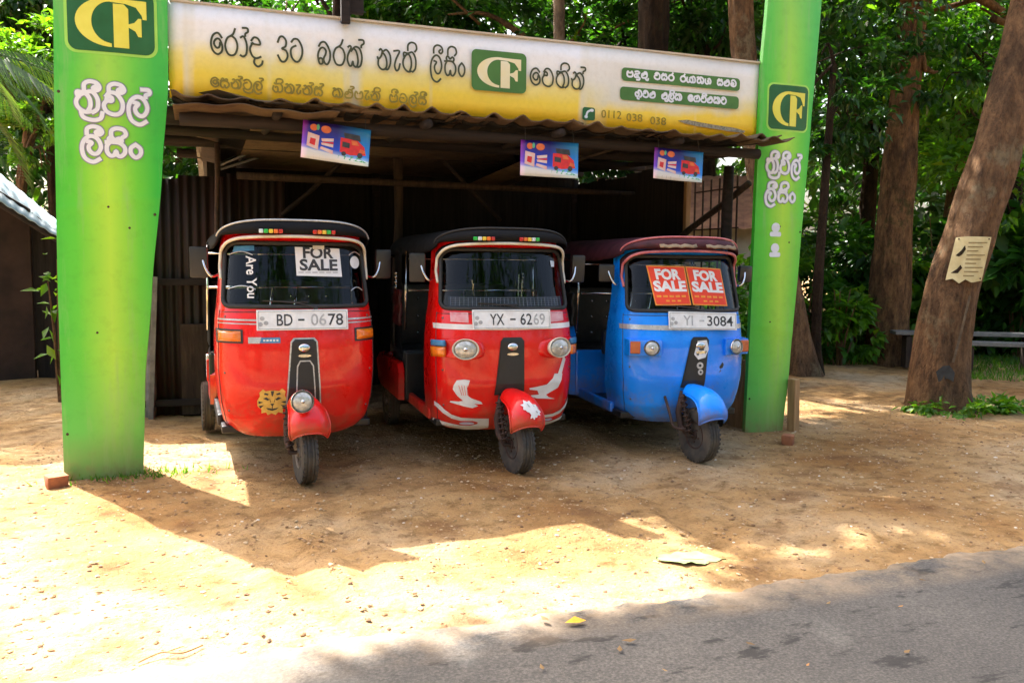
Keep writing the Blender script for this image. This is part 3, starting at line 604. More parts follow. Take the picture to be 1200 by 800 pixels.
for tx_, px_, w_ in (('0112', 3.63, .17), ('038', 3.83, .14), ('038', 4.04, .14)): latin('phone_number', tx_, .085, Matrix.Translation((S_(px_), -.034, 2.572-.055*(px_-3.63)-SZ)), M_txt2, sb, wd=w_)
mb = MB(); pts = [(4.215, 2.562), (4.3, 2.575), (4.45, 2.56), (4.6, 2.548), (4.74, 2.54), (4.85, 2.522), (4.84, 2.505), (4.7, 2.508), (4.55, 2.52), (4.4, 2.53), (4.28, 2.545)]
decal('scrubbed_patch', [[(S_(a), b-SZ) for a, b in pts]], mat('scrub_grey', (.16,.14,.09), (.34,.30,.20), 60, .8, lo=.4, hi=.6), ms, sb, .003, .05)
# timber upright poking over the board
mb = MB(); mb.box((1.588, -.055, 3.22), (.062, .045, .36), bev=.006); mb.box((1.65, .0, 3.35), (.14, .05, .45), bev=.006)
tag(mb.build('timber_upright', M_wood2), 'short dark timber upright clamped over the signboard top edge', 'timber')

# ------------------------------------------------------------------ the shed
sh = thing('shed', 'open-fronted timber shed with a corrugated roof sheltering three parked three-wheelers', 'shed', (2.6, 1.6, 0))
OX, OY = 2.6, 1.6
def loc(x, y, z): return (x-OX, y-OY, z)
def sheet_roof(x0, x1, y0, y1, z0, z1, seed, dy, mt=None):
    def fn(x, y):
        k = (y-y0)/(y1-y0); sag = .012*math.sin(x*1.3+seed)
        return loc(x, y, z0+(z1-z0)*k+cor(x)+sag+.01*math.sin(y*2+seed))
    us = lin(x0, x1, int((x1-x0)/.0178)+1)
    def cor(x):
        q = (x/.205+.13*math.sin(x*2.7+seed)) % 1; return (math.sin(math.pi*q)**4)*.040*(.75+.35*math.sin(x*5.3+seed*2))
    mb = MB(); mb.grid(lambda x, y: fn(x, y + (dy*math.sin(x*2.3+seed)*.5 + .010*math.sin(x*41+seed)+.03*max(0, math.sin(x*7.7+seed*3))**6 if y == y0 else 0)), us, lin(y0, y1, 8))
    return mb.build('roof_sheet', mt or M_corr, sh, smooth=True, solid=.009)
sheet_roof(.05, .56, -.005, 3.95, 2.435, 2.66, 4.4, .0, M_shade_roof)
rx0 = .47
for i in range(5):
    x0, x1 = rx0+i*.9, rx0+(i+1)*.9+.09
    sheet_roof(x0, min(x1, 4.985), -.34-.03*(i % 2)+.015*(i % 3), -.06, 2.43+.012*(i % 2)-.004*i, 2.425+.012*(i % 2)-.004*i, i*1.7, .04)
    sheet_roof(x0, min(x1, 4.985), -.16, 3.95, 2.412+.012*(i % 2)-.004*i, 2.64+.012*(i % 2), i*1.7+.4, 0, M_shade_roof)
# broken lip of an old sheet under the signboard
mb = MB(); mb.grid(lambda x, y: loc(x, y, 2.392+.010*math.sin(x*9)+.007*math.sin(x*23)-(.05*(y+.44))), lin(.48, 1.5, 60), [-.36, -.44+.3, .1]); mb.build('edge_sheet', M_corr, sh, smooth=True, solid=.006)
mb = MB(); mb.grid(lambda x, y: loc(x, y, 2.415-.12*(x-4.9)*0+.02*math.sin(x*30)+.03*(x-4.9)), lin(4.72, 5.06, 20), [-.40, -.1]); mb.build('loose_strip', M_corr, sh, solid=.006)
def pole(name, a, b, r0, r1, mt, seed=0):
    a, b = Vector(a), Vector(b); n = 9; pts = []; rs = []
    for i in range(n):
        t = i/(n-1); p = a.lerp(b, t)+Vector((math.sin(t*7+seed), math.cos(t*5+seed), 0))*r0*.35; pts.append(loc(*p)); rs.append((r0+(r1-r0)*t)*(1+.08*math.sin(t*19+seed)))
    return MB().tube(pts, rs, 10).build(name, mt, sh, smooth=True)
pole('beam', (.50, -.12, 2.325), (4.92, -.12, 2.33), .045, .04, M_wood2, 1)
pole('beam', (.1, 2.15, 2.47), (5.1, 2.15, 2.46), .05, .045, M_wood2, 2)
pole('beam', (.4, 3.7, 2.54), (5.1, 3.7, 2.54), .05, .045, M_wood2, 3)
pole('beam', (.95, 2.16, 2.19), (5.0, 2.16, 2.17), .035, .03, M_wood, 12)
pole('beam', (.1, 1.0, 2.40), (5.1, 1.0, 2.40), .04, .04, M_wood2, 4)
for x in (.1, 1.1, 2.1, 3.1, 4.1, 4.9): pole('rafter', (x, -.3 if .5 < x < 4.9 else .15, 2.365), (x+.05, 3.9, 2.57), .03, .028, M_wood2, x)
pole('brace', (1.35, 2.2, 1.85), (1.95, 2.2, 2.4), .022, .02, M_wood2, 5); pole('brace', (2.9, 2.2, 2.42), (3.5, 2.2, 1.85), .022, .02, M_wood2, 8)
for x, y, mt in ((.75, 2.05, M_rust), (2.42, 2.2, M_wood), (4.9, .28, M_wood2), (.15, 2.2, M_pole), (.1, .25, M_wood2), (4.98, 3.7, M_wood2), (2.5, 3.75, M_wood2)):
    pole('post', (x, y, -.1), (x+.02, y, 2.27 if y < 1 else 2.45), .05 if mt is not M_rust else .022, .045 if mt is not M_rust else .022, mt, x)
pole('bracing_pole', (4.94, 1.25, 1.62), (5.04, .15, 2.12), .03, .028, M_wood, 9)
# left cross wall of old vertical zinc sheets
for i, (x0, x1, z1, mt) in enumerate(((-.45, .02, 2.12, M_zinc), (.02, .44, 2.15, M_zinc), (.44, .86, 2.18, M_zinc), (.86, 1.35, 2.22, M_zinc))):
    y = 2.26+.035*(i % 2)
    mb = MB(); mb.grid(lambda x, z: loc(x, y+.012*math.sin(2*math.pi*x/.076)+.02*(z-1)*(i % 2), z), lin(x0, x1+.03, 48), lin(-.03, z1, 4)); mb.build('zinc_wall', mt, sh, smooth=True, solid=.002)
for z_ in (1.22, .12): mb = MB(); mb.box(loc(.3, 2.20, z_), (1.5, .04, .06), bev=.004); mb.build('wall_rail', M_wood2, sh)
mb = MB(); mb.box(loc(.20, 2.12, .62), (.045, .03, 1.3), rot=(0, R(3), 0), bev=.004); mb.build('pale_batten', M_pole, sh)
mb = MB(); mb.box(loc(.55, 2.20, .42), (.24, .03, .84), rot=(R(4), 0, 0), bev=.004); mb.build('leaning_board', M_wood, sh)
# back and right-hand boarding
def boards(name, p0, p1, z0, z1, n, mt):
    p0, p1 = Vector(p0), Vector(p1); d = (p1-p0)/n; mb = MB(); a = math.atan2(d.y, d.x)
    for i in range(n):
        c = p0+d*(i+.5); h = z1+random.uniform(-.03, .03)
        mb.box(loc(c.x, c.y, (z0+h)/2), (d.length+.004, .02+.004*(i % 3), h-z0), rot=(0, 0, a), bev=.003)
    return mb.build(name, mt, sh)
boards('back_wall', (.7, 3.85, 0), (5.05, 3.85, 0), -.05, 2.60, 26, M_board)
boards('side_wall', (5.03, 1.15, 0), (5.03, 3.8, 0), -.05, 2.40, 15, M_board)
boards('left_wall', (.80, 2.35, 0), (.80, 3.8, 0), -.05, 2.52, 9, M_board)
mb = MB(); mb.box(loc(2.85, 3.90, 1.28), (4.3, .02, 2.55)); mb.build('light_block_sheet', M_board, sh)  # unseen sheet added behind the boards to stop light through their gaps
mb = MB(); mb.box(loc(5.0, 1.08, 1.2), (.05, .05, 2.4), bev=.004); mb.build('door_post', M_tanwood, sh)
mb = MB()
for y in lin(.30, .98, 6): mb.tube([loc(5.03+.01*math.sin(y*9), y, .02), loc(5.03, y+.01, 2.2)], .009, 6)
for z in (1.75, 2.1, 1.0, .4): mb.box(loc(5.03, .64, z), (.012, .72, .012))
mb.build('bar_grille', M_rust, sh)
mb = MB(); mb.box(loc(5.0, .55, .3), (.03, .9, .62), rot=(0, 0, R(2)), bev=.004); mb.build('plywood_offcut', M_tanwood, sh)
# loose pale metal strips lying on the wall top
for i, (a, b, wd) in enumerate((((.78, 2.45, 2.28), (1.22, 2.75, 2.52), .10), ((.76, 2.5, 2.24), (1.24, 2.85, 2.45), .07))):
    A, B = Vector(a), Vector(b); d = (B-A).normalized(); s = Vector((0, 1, .35)).normalized()*wd; mb = MB()
    mb.add([A, B, B+s, A+s, A+Vector((0,0,.02)), B+Vector((0,0,.02)), B+s+Vector((0,0,.02)), A+s+Vector((0,0,.02))], [(0,1,2,3),(4,5,6,7),(0,1,5,4),(1,2,6,5),(2,3,7,6),(3,0,4,7)])
    o = mb.build('metal_strip', M_zincl); tag(o, ('wider upper' if i == 0 else 'narrower lower')+' pale metal strip jutting over the left zinc wall', 'metal strip', 'pale metal strips over the wall')

# ------------------------------------------------------------------ posters under the roof edge
def m_poster():
    mt, t, N, L, bs = new_mat('poster_print'); tc = N.new('ShaderNodeTexCoord'); sx = N.new('ShaderNodeSeparateXYZ'); L.new(tc.outputs['Generated'], sx.inputs[0])
    n = noise(N, L, 9, 4); ad = N.new('ShaderNodeMath'); ad.operation = 'MULTIPLY_ADD'; L.new(sx.outputs[0], ad.inputs[0]); ad.inputs[1].default_value = .16
    L.new(sx.outputs[2], ad.inputs[2])
    r = ramp(N, L, ad.outputs[0], [(.17, (.72,.72,.70)), (.27, (.66,.68,.72)), (.30, (.25,.35,.70)), (.40, (.008,.06,.60)), (.7, (.006,.016,.34)), (1, (.016,.006,.12))])
    xr = ramp(N, L, sx.outputs[0], [(0, (.35,.03,.30)), (.10, (0,0,0)), (.5, (0,0,0)), (1, (0,.26,.42))])
    c = mixc(N, L, .8, r.outputs[0], xr.outputs[0], 'ADD'); L.new(c, bs.inputs['Base Color']); bs.inputs['Roughness'].default_value = .35; return mt
M_poster = m_poster()
M_prt_r = mat('poster_red', (.70,.02,.03), (.55,.02,.03), 30, .4); M_prt_p = mat('poster_pink', (.75,.38,.34), (.72,.60,.58), 12, .4)
M_prt_o = mat('poster_orange', (.70,.17,.05), (.60,.10,.03), 20, .4); M_prt_g = mat('poster_green', (.12,.5,.25), (.05,.35,.3), 12, .4); M_prt_k = mat('poster_black', (.02,.02,.03), (.05,.05,.06), 20, .4)
def poster(label, x0, x1, zt, zb, tilt, twist):
    wd = x1-x0; ht = zt-zb
    t = thing('poster', label, 'poster', ((x0+x1)/2, -.20, zt), R(twist), 'blue posters hung under the roof edge'); t.rotation_euler = (R(-2), R(tilt), R(twist))
    def mp(x, z, o): return (x, .012*math.sin((x/wd+.5)*3.1)*(-z/ht)-o, z)
    mb = MB(); mb.grid(lambda x, z: mp(x, z, 0), lin(-wd/2, wd/2, 12), lin(-ht, 0, 8)); mb.build('poster_sheet', M_poster, t, smooth=True, solid=.002)
    Q = lambda P: [((a-.5)*wd, -b*ht) for a, b in P]
    sc_ = lambda cx, cz, rx, rz: [((cx-.5)*wd+rx*wd*math.cos(R(a)), -cz*ht+rz*ht*math.sin(R(a))) for a in range(0, 360, 24)]
    decal('poster_lettering', [Q([(.08,.30),(.25,.36),(.24,.74),(.07,.66)]), Q([(.28,.42),(.46,.38),(.46,.46),(.29,.50)]), Q([(.28,.53),(.46,.54),(.46,.62),(.29,.59)]), Q([(.28,.63),(.46,.70),(.46,.80),(.27,.70)])], M_prt_p, mp, t, .003)
    decal('poster_lettering', [Q([(.12,.44),(.20,.46),(.19,.64),(.11,.60)]), Q([(.30,.505),(.46,.48),(.46,.53),(.31,.53)])], M_prt_r, mp, t, .005)
    decal('poster_mark', [sc_(.16, .16, .055, .09), sc_(.34, .17, .075, .10)], M_prt_o, mp, t, .003); decal('poster_mark', [sc_(.22, .14, .022, .08)], M_prt_g, mp, t, .0045)
    decal('pictured_vehicle', [Q([(.56,.32),(.80,.33),(.92,.50),(.95,.72),(.72,.76),(.56,.70)])], M_prt_r, mp, t, .003)
    decal('pictured_vehicle', [Q([(.60,.18),(.84,.20),(.86,.36),(.62,.32)]), Q([(.59,.42),(.70,.44),(.70,.58),(.59,.56)]), sc_(.86, .74, .04, .075), sc_(.62, .74, .035, .06)], M_prt_k, mp, t, .005)
    decal('small_print', [Q([(.08+.0*i,.88-.05*i+.04*q), (.08+.32,.90-.05*i+.04*q), (.08+.32,.915-.05*i+.04*q), (.08,.895-.05*i+.04*q)]) for i in range(1) for q in range(3)], M_fadedink, mp, t, .002)
    decal('poster_lettering', [Q([(.10,.76),(.40,.84),(.40,.87),(.10,.79)])], M_txtw, mp, t, .004)
    decal('pictured_vehicle', [Q([(.72,.36),(.80,.37),(.84,.48),(.73,.48)]), Q([(.86,.56),(.93,.60),(.94,.68),(.84,.66)])], M_prt_o, mp, t, .006)
    decal('pictured_grass', [Q([(.50,.86),(.58,.76),(.85,.80),(.97,.92),(.75,.90)])], M_prt_g, mp, t, .002)
    mb = MB()
    for x in (-wd*.42, wd*.42): mb.tube([(x, 0, -.005), (x*.98, .03, .10)], .0025, 5)
    mb.build('string', M_ink, t)
poster('leftmost and largest-looking blue poster, above the left red three-wheeler', 1.28, 1.735, 2.333, 2.085, 5, 2)
poster('blue poster hanging above the middle red three-wheeler with the white eagles', 2.83, 3.272, 2.312, 2.055, 1.0, -6)
poster('rightmost blue poster, above the blue three-wheeler beside the barred opening', 3.925, 4.35, 2.310, 2.075, 2.5, -2)

# ------------------------------------------------------------------ the three-wheelers
def tab(T, z):
    if z <= T[0][0]: return T[0][1]
    for (a, va), (b, vb) in zip(T, T[1:]):
        if z <= b: return va+(vb-va)*(z-a)/(b-a)
    return T[-1][1]
WT = [(.26,.36),(.30,.43),(.36,.475),(.5,.505),(.7,.52),(.9,.52),(1.05,.512),(1.13,.50),(1.5,.472),(1.62,.455)]
FT = [(.26,.26),(.30,.21),(.4,.15),(.6,.11),(.9,.125),(1.05,.15),(1.13,.17),(1.5,.27),(1.62,.30)]
D_, NN = .30, 2.6
def Ys(x, z):
    r = min(abs(x)/tab(WT, z), 1); return tab(FT, z)+D_*(1-(max(0, 1-r**NN))**(1/NN))
def sf(x, z, o=0):
    # a point on the cowl, o in front of it along the local normal
    e = .004; p = Vector((x, Ys(x, z), z))
    if o == 0: return p
    dx = (Ys(x+e, z)-Ys(x-e, z))/(2*e); dz = (Ys(x, z+e)-Ys(x, z-e))/(2*e); nrm = Vector((dx, -1, dz)).normalized()
    return p+nrm*o
def sfo(x, z, o): return tuple(sf(x, z, o))
GZ0, GZ1 = 1.125, 1.535                                  # windscreen foot and head
def tube_on(mb, pts, r, o, n=8, mi=0): mb.tube([sf(x, z, o) for x, z in pts], r, n, mi)
def yplane(mb, P, y0, y1, mi=0): mb.prism(P, y0, y1, mi)

TREAD = [(.098,-.045),(.108,-.052),(.135,-.058),(.165,-.060),(.185,-.057),(.198,-.047),(.2035,-.036),(.2035,-.029),(.198,-.028),(.198,-.024),(.2065,-.023),(.2065,-.009),(.201,-.008),(.201,-.004)]
TREAD = [(r, h*.86) for r, h in TREAD]; TYRE = TREAD+[(r, -h) for r, h in TREAD[::-1]]
def wheel(parent, c, steer=0, mrim=None):
    M = Matrix.Translation(c) @ Matrix.Rotation(steer, 4, 'Z') @ Matrix.Rotation(R(90), 4, 'Y')
    mb = MB(); mb.lathe([(.0,-.05),(.03,-.05),(.034,-.035),(.07,-.030),(.088,-.034),(.097,-.044),(.104,-.046),(.104,.046),(.097,.044),(.088,.034),(.07,.030),(.034,.035),(.03,.05),(0,.05)], 24, M)
    for k in range(5):
        a = 2*math.pi*k/5; mb.tube([M @ Vector((.05*math.cos(a), .05*math.sin(a), -.046)), M @ Vector((.05*math.cos(a), .05*math.sin(a), .046))], .008, 6)
    rim = mb.build('wheel', mrim or M_steel, parent, auto=35)
    mb = MB(); mb.lathe(TYRE, 40, M)
    # shoulder blocks
    for k in range(36):
        a = 2*math.pi*k/36
        for s in (-1, 1):
            T = M @ Matrix.Rotation(a, 4, 'Z') @ Matrix.Translation((.196, 0, s*.038)); mb.box((0,0,0), (.012, .018, .018), M=T)
    mb.build('tyre', M_tyre, rim, auto=40)
    return rim

WT0 = list(WT)
def tuk(st):
    WT[:] = [(z, wd+(.055 if z < .32 else .022 if z < .4 else .006) if st['key'] == 'rednew' and z < .55 else wd) for z, wd in WT0]
    P = st['paint']; t = thing('auto_rickshaw', st['label'], 'auto rickshaw', (st['x'], st['y'], 0), R(st['yaw']), 'three-wheelers parked for sale under the shed')
    t.scale = (st['s'],)*3
    # --- front cowl, with the windscreen opening
    ts = sorted(set([round(v, 5) for v in lin(-1, 1, 97)]))
    def xt(u, z): return tab(WT, z)*math.copysign(abs(math.sin(u*math.pi/2))**(2/NN), u)
    def inside(x, z, mrg=0):
        hw = .935*tab(WT, z)-mrg; z0, z1 = GZ0+mrg, GZ1-mrg; r = .07
        if abs(x) > hw or z < z0 or z > z1: return False
        dx = max(0, abs(x)-(hw-r)); dz = max(0, max((z0+r*.5)-z, z-(z1-r)))
        return dx*dx+dz*dz < r*r
    zs = sorted(set([round(v, 4) for v in lin(.262, .42, 10)+lin(.42, 1.10, 22)+lin(1.10, 1.60, 52)]))
    mb = MB()
    mb.grid(lambda u, z: sf(xt(u, z), z), ts, zs, skip=lambda u, z: inside(xt(u, z), z))
    for s in (-1, 1):                                    # cowl flanks back to the door opening
        def fl(k, z, s=s): w_ = tab(WT, z); y0 = tab(FT, z)+D_; y1 = .60+.10*max(0, (1.1-z)); return (s*w_, y0+(max(y1, y0+.02)-y0)*k, z)
        mb.grid(fl, [0, .5, 1], [z for z in zs if z <= 1.12 or z > 1.54])
        mb.grid(lambda k, z, s=s: (s*(tab(WT, z)-.0), tab(FT, z)+D_+.045*k, z), [0, 1], [z for z in zs if z >= 1.10])
    mb.grid(lambda u, k: (xt(u, .262)*(1-k*.4), sf(xt(u, .262), .262)[1]+.35*k, .262), ts[::4], [0, 1])
    body = mb.build('front_cowl', P, t, merge=True, auto=40)
    # rubber round the glass
    loop = []
    for cx_, cz_, a0 in ((1, 1, 0), (-1, 1, 90), (-1, -1, 180), (1, -1, 270)):
        r = .07 if cz_ > 0 else .045
        for k in range(7):
            a = R(a0+90*k/6); z = (GZ1-r if cz_ > 0 else GZ0+r)+r*math.sin(a); loop.append((cx_*(.935*tab(WT, z)-r)+r*math.cos(a), z))
    full = []
    for (x0, z0), (x1, z1) in zip(loop, loop[1:]+loop[:1]):
        n = max(1, int(math.hypot(x1-x0, z1-z0)/.03)); full += [(x0+(x1-x0)*k/n, z0+(z1-z0)*k/n) for k in range(n)]
    mb = MB(); mb.tube([sf(x, z, .002) for x, z in full], .0145, 8, closed=True); mb.build('windscreen_rubber', M_rubber, t, smooth=True)
    mb = MB(); mb.grid(lambda u, z: sf(u*(.935*tab(WT, z)-.004), z, -.006), lin(-1, 1, 41), lin(GZ0+.004, GZ1-.004, 14))
    glass = mb.build('windscreen', M_glass, t, smooth=True)
    mb = MB()
    for s in (-1, 1): mb.tube([sf(s*(tab(WT, z)*.965), z, .0005) for z in lin(.34, 1.10, 24)], .0032, 5)
    mb.build('panel_seam', M_ink, body); mb = MB(); mb.tube([sf(x, 1.088+.004*math.cos(x*3), .0005) for x in lin(-.49, .49, 30)], .0030, 5); mb.build('panel_seam', M_ink, body)
    mb = MB()
    for s in (-1, 1):
        for z in (.45, .7, 1.06): p = sf(s*tab(WT, z)*.90, z, 0); mb.lathe([(0,.005),(.006,.004),(.008,0)], 8, Matrix.Translation(p) @ (sf(s*tab(WT, z)*.90, z, .01)-p).to_track_quat('Z', 'Y').to_matrix().to_4x4())
    mb.build('bolt', M_steel, body)
    mb = MB(); wx = .10; mb.tube([sf(wx, GZ0-.012, .016), sf(wx-.10, GZ0+.018, .018), sf(wx-.22, GZ0+.030, .014)], .004, 6); mb.tube([sf(wx-.05-.28*k/6, GZ0+.026+.010*k/6, .010) for k in range(7)], .005, 5); mb.lathe([(0,.014),(.014,.010),(.016,0)], 10, Matrix.Translation(sf(wx, GZ0-.012, .004)) @ Matrix.Rotation(R(90), 4, 'X')); mb.build('wiper', M_dark, t)
    # --- canopy: black or coloured canvas hood with a lip over the windscreen
    secs = [(.185,.475,1.570,.022),(.168,.483,1.565,.055),(.178,.490,1.555,.095),(.215,.497,1.545,.132),(.36,.505,1.52,.170),(.9,.515,1.50,.195),(1.6,.525,1.50,.195),(2.15,.53,1.50,.20),(2.33,.51,1.49,.16),(2.40,.45,1.48,.08)]
    mb = MB(); ang = lin(0, 180, 33)
    def cs(i, a):
        y, W_, zb, H = secs[i]; c, s = math.cos(R(a)), math.sin(R(a)); x = W_*math.copysign(abs(c)**(2/3.4), c)
        zz = zb+H*(abs(s)**(2/2.6)); yy = y + (.20*(abs(x)/W_)**3.5 if i < 5 else .10*(abs(x)/W_)**3*(5-i)/5 if i < 5 else 0); return (x, yy, zz)
    P_ = [cs(i, a) for i in range(len(secs)) for a in ang]; n = len(ang)
    mb.add(P_, [(i*n+j, i*n+j+1, (i+1)*n+j+1, (i+1)*n+j) for i in range(len(secs)-1) for j in range(n-1)])
    can = mb.build('canopy', st['canopy'], t, smooth=True, solid=.012)
    hb = .30 if st['key'] != 'blue' else 0; mb = MB()    # canvas back and rear quarters
    mb.grid(lambda u, z: (.525*math.copysign(abs(math.sin(u*math.pi/2))**.6, u), 1.55+.85*abs(math.cos(u*math.pi/2))**.6, z), lin(-1, 1, 25), lin(.84-hb, 1.56, 6))
    mb.build('canopy_back', M_black, t, smooth=True, solid=.006)
    mb = MB(); tp = [cs(3, a) for a in lin(6, 174, 40)]; mb.tube([(x, y-.004, z+.006) for x, y, z in tp], .0075, 6)
    mb.build('hood_piping', st['hoodpipe'], can, smooth=True)
    # arch trim over the screen
    arch = spline([(-.475,1.30),(-.478,1.40),(-.463,1.50),(-.40,1.553),(-.25,1.572),(0,1.578),(.25,1.572),(.40,1.553),(.463,1.50),(.478,1.40),(.475,1.30)], 6)
    def ap(o, dz): return [Vector(sf(max(-.995*tab(WT, z), min(.995*tab(WT, z), x)), z, 0))+Vector((0, -o*(.35+.65*min(1, max(0, (z-1.3)/.2))), dz)) for x, z in arch]
    mb = MB(); mb.tube(ap(.10, 0), .0105, 8); mb.build('arch_trim', st['arch'], t, smooth=True)
    mb = MB(); A0 = ap(.10, .012); A1 = [Vector((x, y, z)) for x, y, z in A0]
    base_ = [Vector(sf(max(-.99*tab(WT, z), min(.99*tab(WT, z), x)), z, .0)) for x, z in arch]
    mb.add([tuple(p) for p in A0]+[tuple(p+Vector((0,0,.02))) for p in base_], [(i, i+1, len(A0)+i+1, len(A0)+i) for i in range(len(A0)-1)])
    mb.build('sun_peak', st['peak'], t, smooth=True, solid=.004)
    if st.get('lights'):
        for sx_, cols in st['lights']:
            for k, mt in enumerate(cols):
                x = sx_+k*.030; mb = MB(); z = 1.608; yy = .168+.20*(abs(x)/.485)**3.5
                mb.box((x, yy-.008, z), (.027, .022, .026), bev=.006); mb.build('reflector', mt, can)
    # --- floor, rear body, seats
    mb = MB(); mb.box((0, 1.22, .31), (.98, 1.75, .05), bev=.01); mb.build('floor', M_dark, t)
    for s in (-1, 1): mb = MB(); mb.box((s*.49, 1.0, .345), (.04, .95, .08), bev=.015); mb.build('sill', M_dark if st['key'] == 'redold' else P, t)
    hb = .30 if st['key'] != 'blue' else 0; wb = -.06 if st['key'] == 'redold' else 0
    prof = [(1.28,.33),(1.28,.86-hb),(1.34,.93-hb),(2.30,.93-hb),(2.44,.86-hb),(2.46,.55),(2.38,.36),(2.2,.33)]
    mb = MB(); nn = len(prof)
    for s in (-1, 1):
        vs = [(s*(.55+wb), y, z) for y, z in prof]+[(s*(.595+wb), y+.02, .36+(z-.36)*.95) for y, z in prof]
        mb.add(vs, [tuple(range(nn)), tuple(range(nn, 2*nn))]+[(i, (i+1) % nn, nn+(i+1) % nn, nn+i) for i in range(nn)])
    mb.box((0, 2.40, .62-hb*.5), (1.0, .06, .58-hb), bev=.03)
    mb.build('rear_body', P, t, auto=35); mb = MB(); mb.box((0, 1.32, .52), (1.08, .04, .40), bev=.02); mb.build('seat_front', M_dark if st['key'] != 'blue' else P, t)
    def cushion(name, c, s, mt, parent=t): 
        mb = MB(); mb.box(c, s, bev=.04)
        return mb.build(name, mt, parent, auto=50)
    cushion('driver_seat', (0, .98, .60), (.62, .34, .14), M_seat); cushion('driver_backrest', (0, 1.17, .80), (.70, .09, .22), st['vinyl'])
    cushion('rear_seat', (0, 1.72, .64), (1.06, .5, .16), st['vinyl']); bk = cushion('rear_backrest', (0, 2.05, .98), (1.06, .12, .55), st['vinyl'])
    mb = MB()
    for i in range(7):
        for j in range(3): mb.lathe([(.0,.008),(.010,.005),(.014,0)], 8, Matrix.Translation((-.45+.15*i, 1.988, .82+.15*j)) @ Matrix.Rotation(R(90), 4, 'X'))
    mb.build('button', M_chrome, bk, smooth=True)
    mb = MB(); mb.box((0, .98, .44), (.56, .30, .2), bev=.02); mb.build('seat_box', M_dark, t)
    # chrome rails behind the driver and door rods
    mb = MB(); mb.tube([(-.53, 1.2, 1.22), (.53, 1.2, 1.22)], .011, 8); mb.tube([(-.53, 1.2, 1.47), (.53, 1.2, 1.47)], .009, 8)
    for x in (-.12, .06): mb.tube([(x, 1.2, .9), (x+.05, 1.2, 1.22)], .011, 8)
    mb.build('driver_rail', M_chrome, t, smooth=True)
    for s in (-1, 1):
        mb = MB(); mb.tube([(s*.545, 1.27, .90), (s*.53, 1.28, 1.53)], .011, 8); mb.build('door_rod', st['rod'], t, smooth=True)
        if st['key'] == 'redold': continue
        mb = MB(); pts = []
        rr = []
        for k in range(40): pts.append((s*.555, 1.62, .92+.42*k/39)); rr.append(.013+.006*math.sin(k*1.57))
        mb.tube(pts, rr, 8); mb.lathe([(0,.018),(.015,.01),(.018,0),(.015,-.01),(0,-.018)], 10, Matrix.Translation((s*.555, 1.62, 1.35))); mb.build('beaded_rod', M_chrome, t, smooth=True)
        mb = MB(); mb.grid(lambda u, z, s=s: (s*(.585+.008*math.sin(u*40)*math.sin(z*40)), u, z), lin(1.30, 1.60, 14), lin(.93, 1.22, 14)); mb.build('side_pad', st['sidepad'], t, smooth=True, solid=.02)
        mb = MB()
        for i in range(2):
            for j in range(3): mb.lathe([(.0,.010),(.010,.006),(.014,0)], 8, Matrix.Translation((s*.562, 1.38+.13*i, .99+.085*j)) @ Matrix.Rotation(R(90*s), 4, 'Y'))
        mb.build('stud', M_chrome, t, smooth=True)
    # handlebar and column
    mb = MB(); mb.tube(spline([(-.33,.56,1.03),(-.22,.50,1.06),(0,.46,1.05),(.22,.50,1.06),(.33,.56,1.03)], 5), .012, 8); mb.tube([(0,.46,1.05),(0,.36,.6),(0,.16,.45)], .022, 10); mb.build('handlebar', M_steel, t, smooth=True)
    mb = MB()
    for s in (-1, 1): mb.tube([(s*.33,.56,1.03),(s*.24,.51,1.058)], .02, 10)
    mb.build('grip', M_rubber, t, smooth=True)
    mb = MB(); mb.box((0, .42, 1.0), (.62, .12, .10), rot=(R(-14), 0, 0), bev=.03); mb.build('dashboard', M_dark, t, auto=40)
    # --- front mudguard, fork and wheels
    path = spline([(-.215,.362),(-.226,.405),(-.208,.468),(-.155,.528),(-.08,.562),(.02,.575),(.11,.578)], 6); hw = lin(0, 1, len(path))
    def hwf(k): return tab([(0,.112),(.15,.126),(.35,.128),(.6,.115),(1,.09)], k)
    M0 = Matrix.Rotation(R(st['steer']), 4, 'Z')
    def mg(u, i):
        y, z = path[i]; k = hw[i]; dn = .085*abs(u)**3.0*(1-.2*k); cy_, cz_ = .02, .205; d = Vector((0, y-cy_, z-cz_)).normalized()
        p = Vector((u*hwf(k), y, z))-d*dn; return M0 @ p
    us = lin(-1, 1, 21); mb = MB(); mb.grid(lambda u, i: mg(u, int(i)), us, list(range(len(path))))
    mud = mb.build('mudguard', P, t, smooth=True, solid=.008)
    mb = MB(); mb.tube([mg(u, 0)+Vector((0, -.002, 0)) for u in us]+[mg(1, i) for i in range(1, len(path)-4)], .0055, 6); mb.tube([mg(-1, i) for i in range(0, len(path)-4)], .0055, 6); mb.build('mudguard_edge', st['mudedge'], mud, smooth=True)
    wheel(t, (0, 0, .2065), R(st['steer']), M_rust if st['key'] != 'redold' else M_steel)
    mb = MB()
    for s in (-1,):
        q = [M0 @ Vector(v) for v in ((s*.085, .0, .206), (s*.092, .10, .26), (s*.085, .14, .36), (s*.05, .13, .52))]; mb.tube(q, [.020,.022,.026,.03], 10)
        a, b = M0 @ Vector((s*.10, -.02, .23)), M0 @ Vector((s*.095, .09, .50)); hel = []
        for k in range(100): tt = k/99; hel.append(a.lerp(b, tt)+Vector((.024*math.cos(tt*50), .024*math.sin(tt*50), 0)))
        mb.tube(hel, .0055, 6); mb.tube([a, b], .010, 8)
    mb.tube([M0 @ Vector((-.095, 0, .206)), M0 @ Vector((.075, 0, .206))], .013, 8)
    mb.build('fork', M_rust, t, smooth=True)
    for s in (-1, 1): wheel(t, (s*.54, 2.0, .2065), 0)
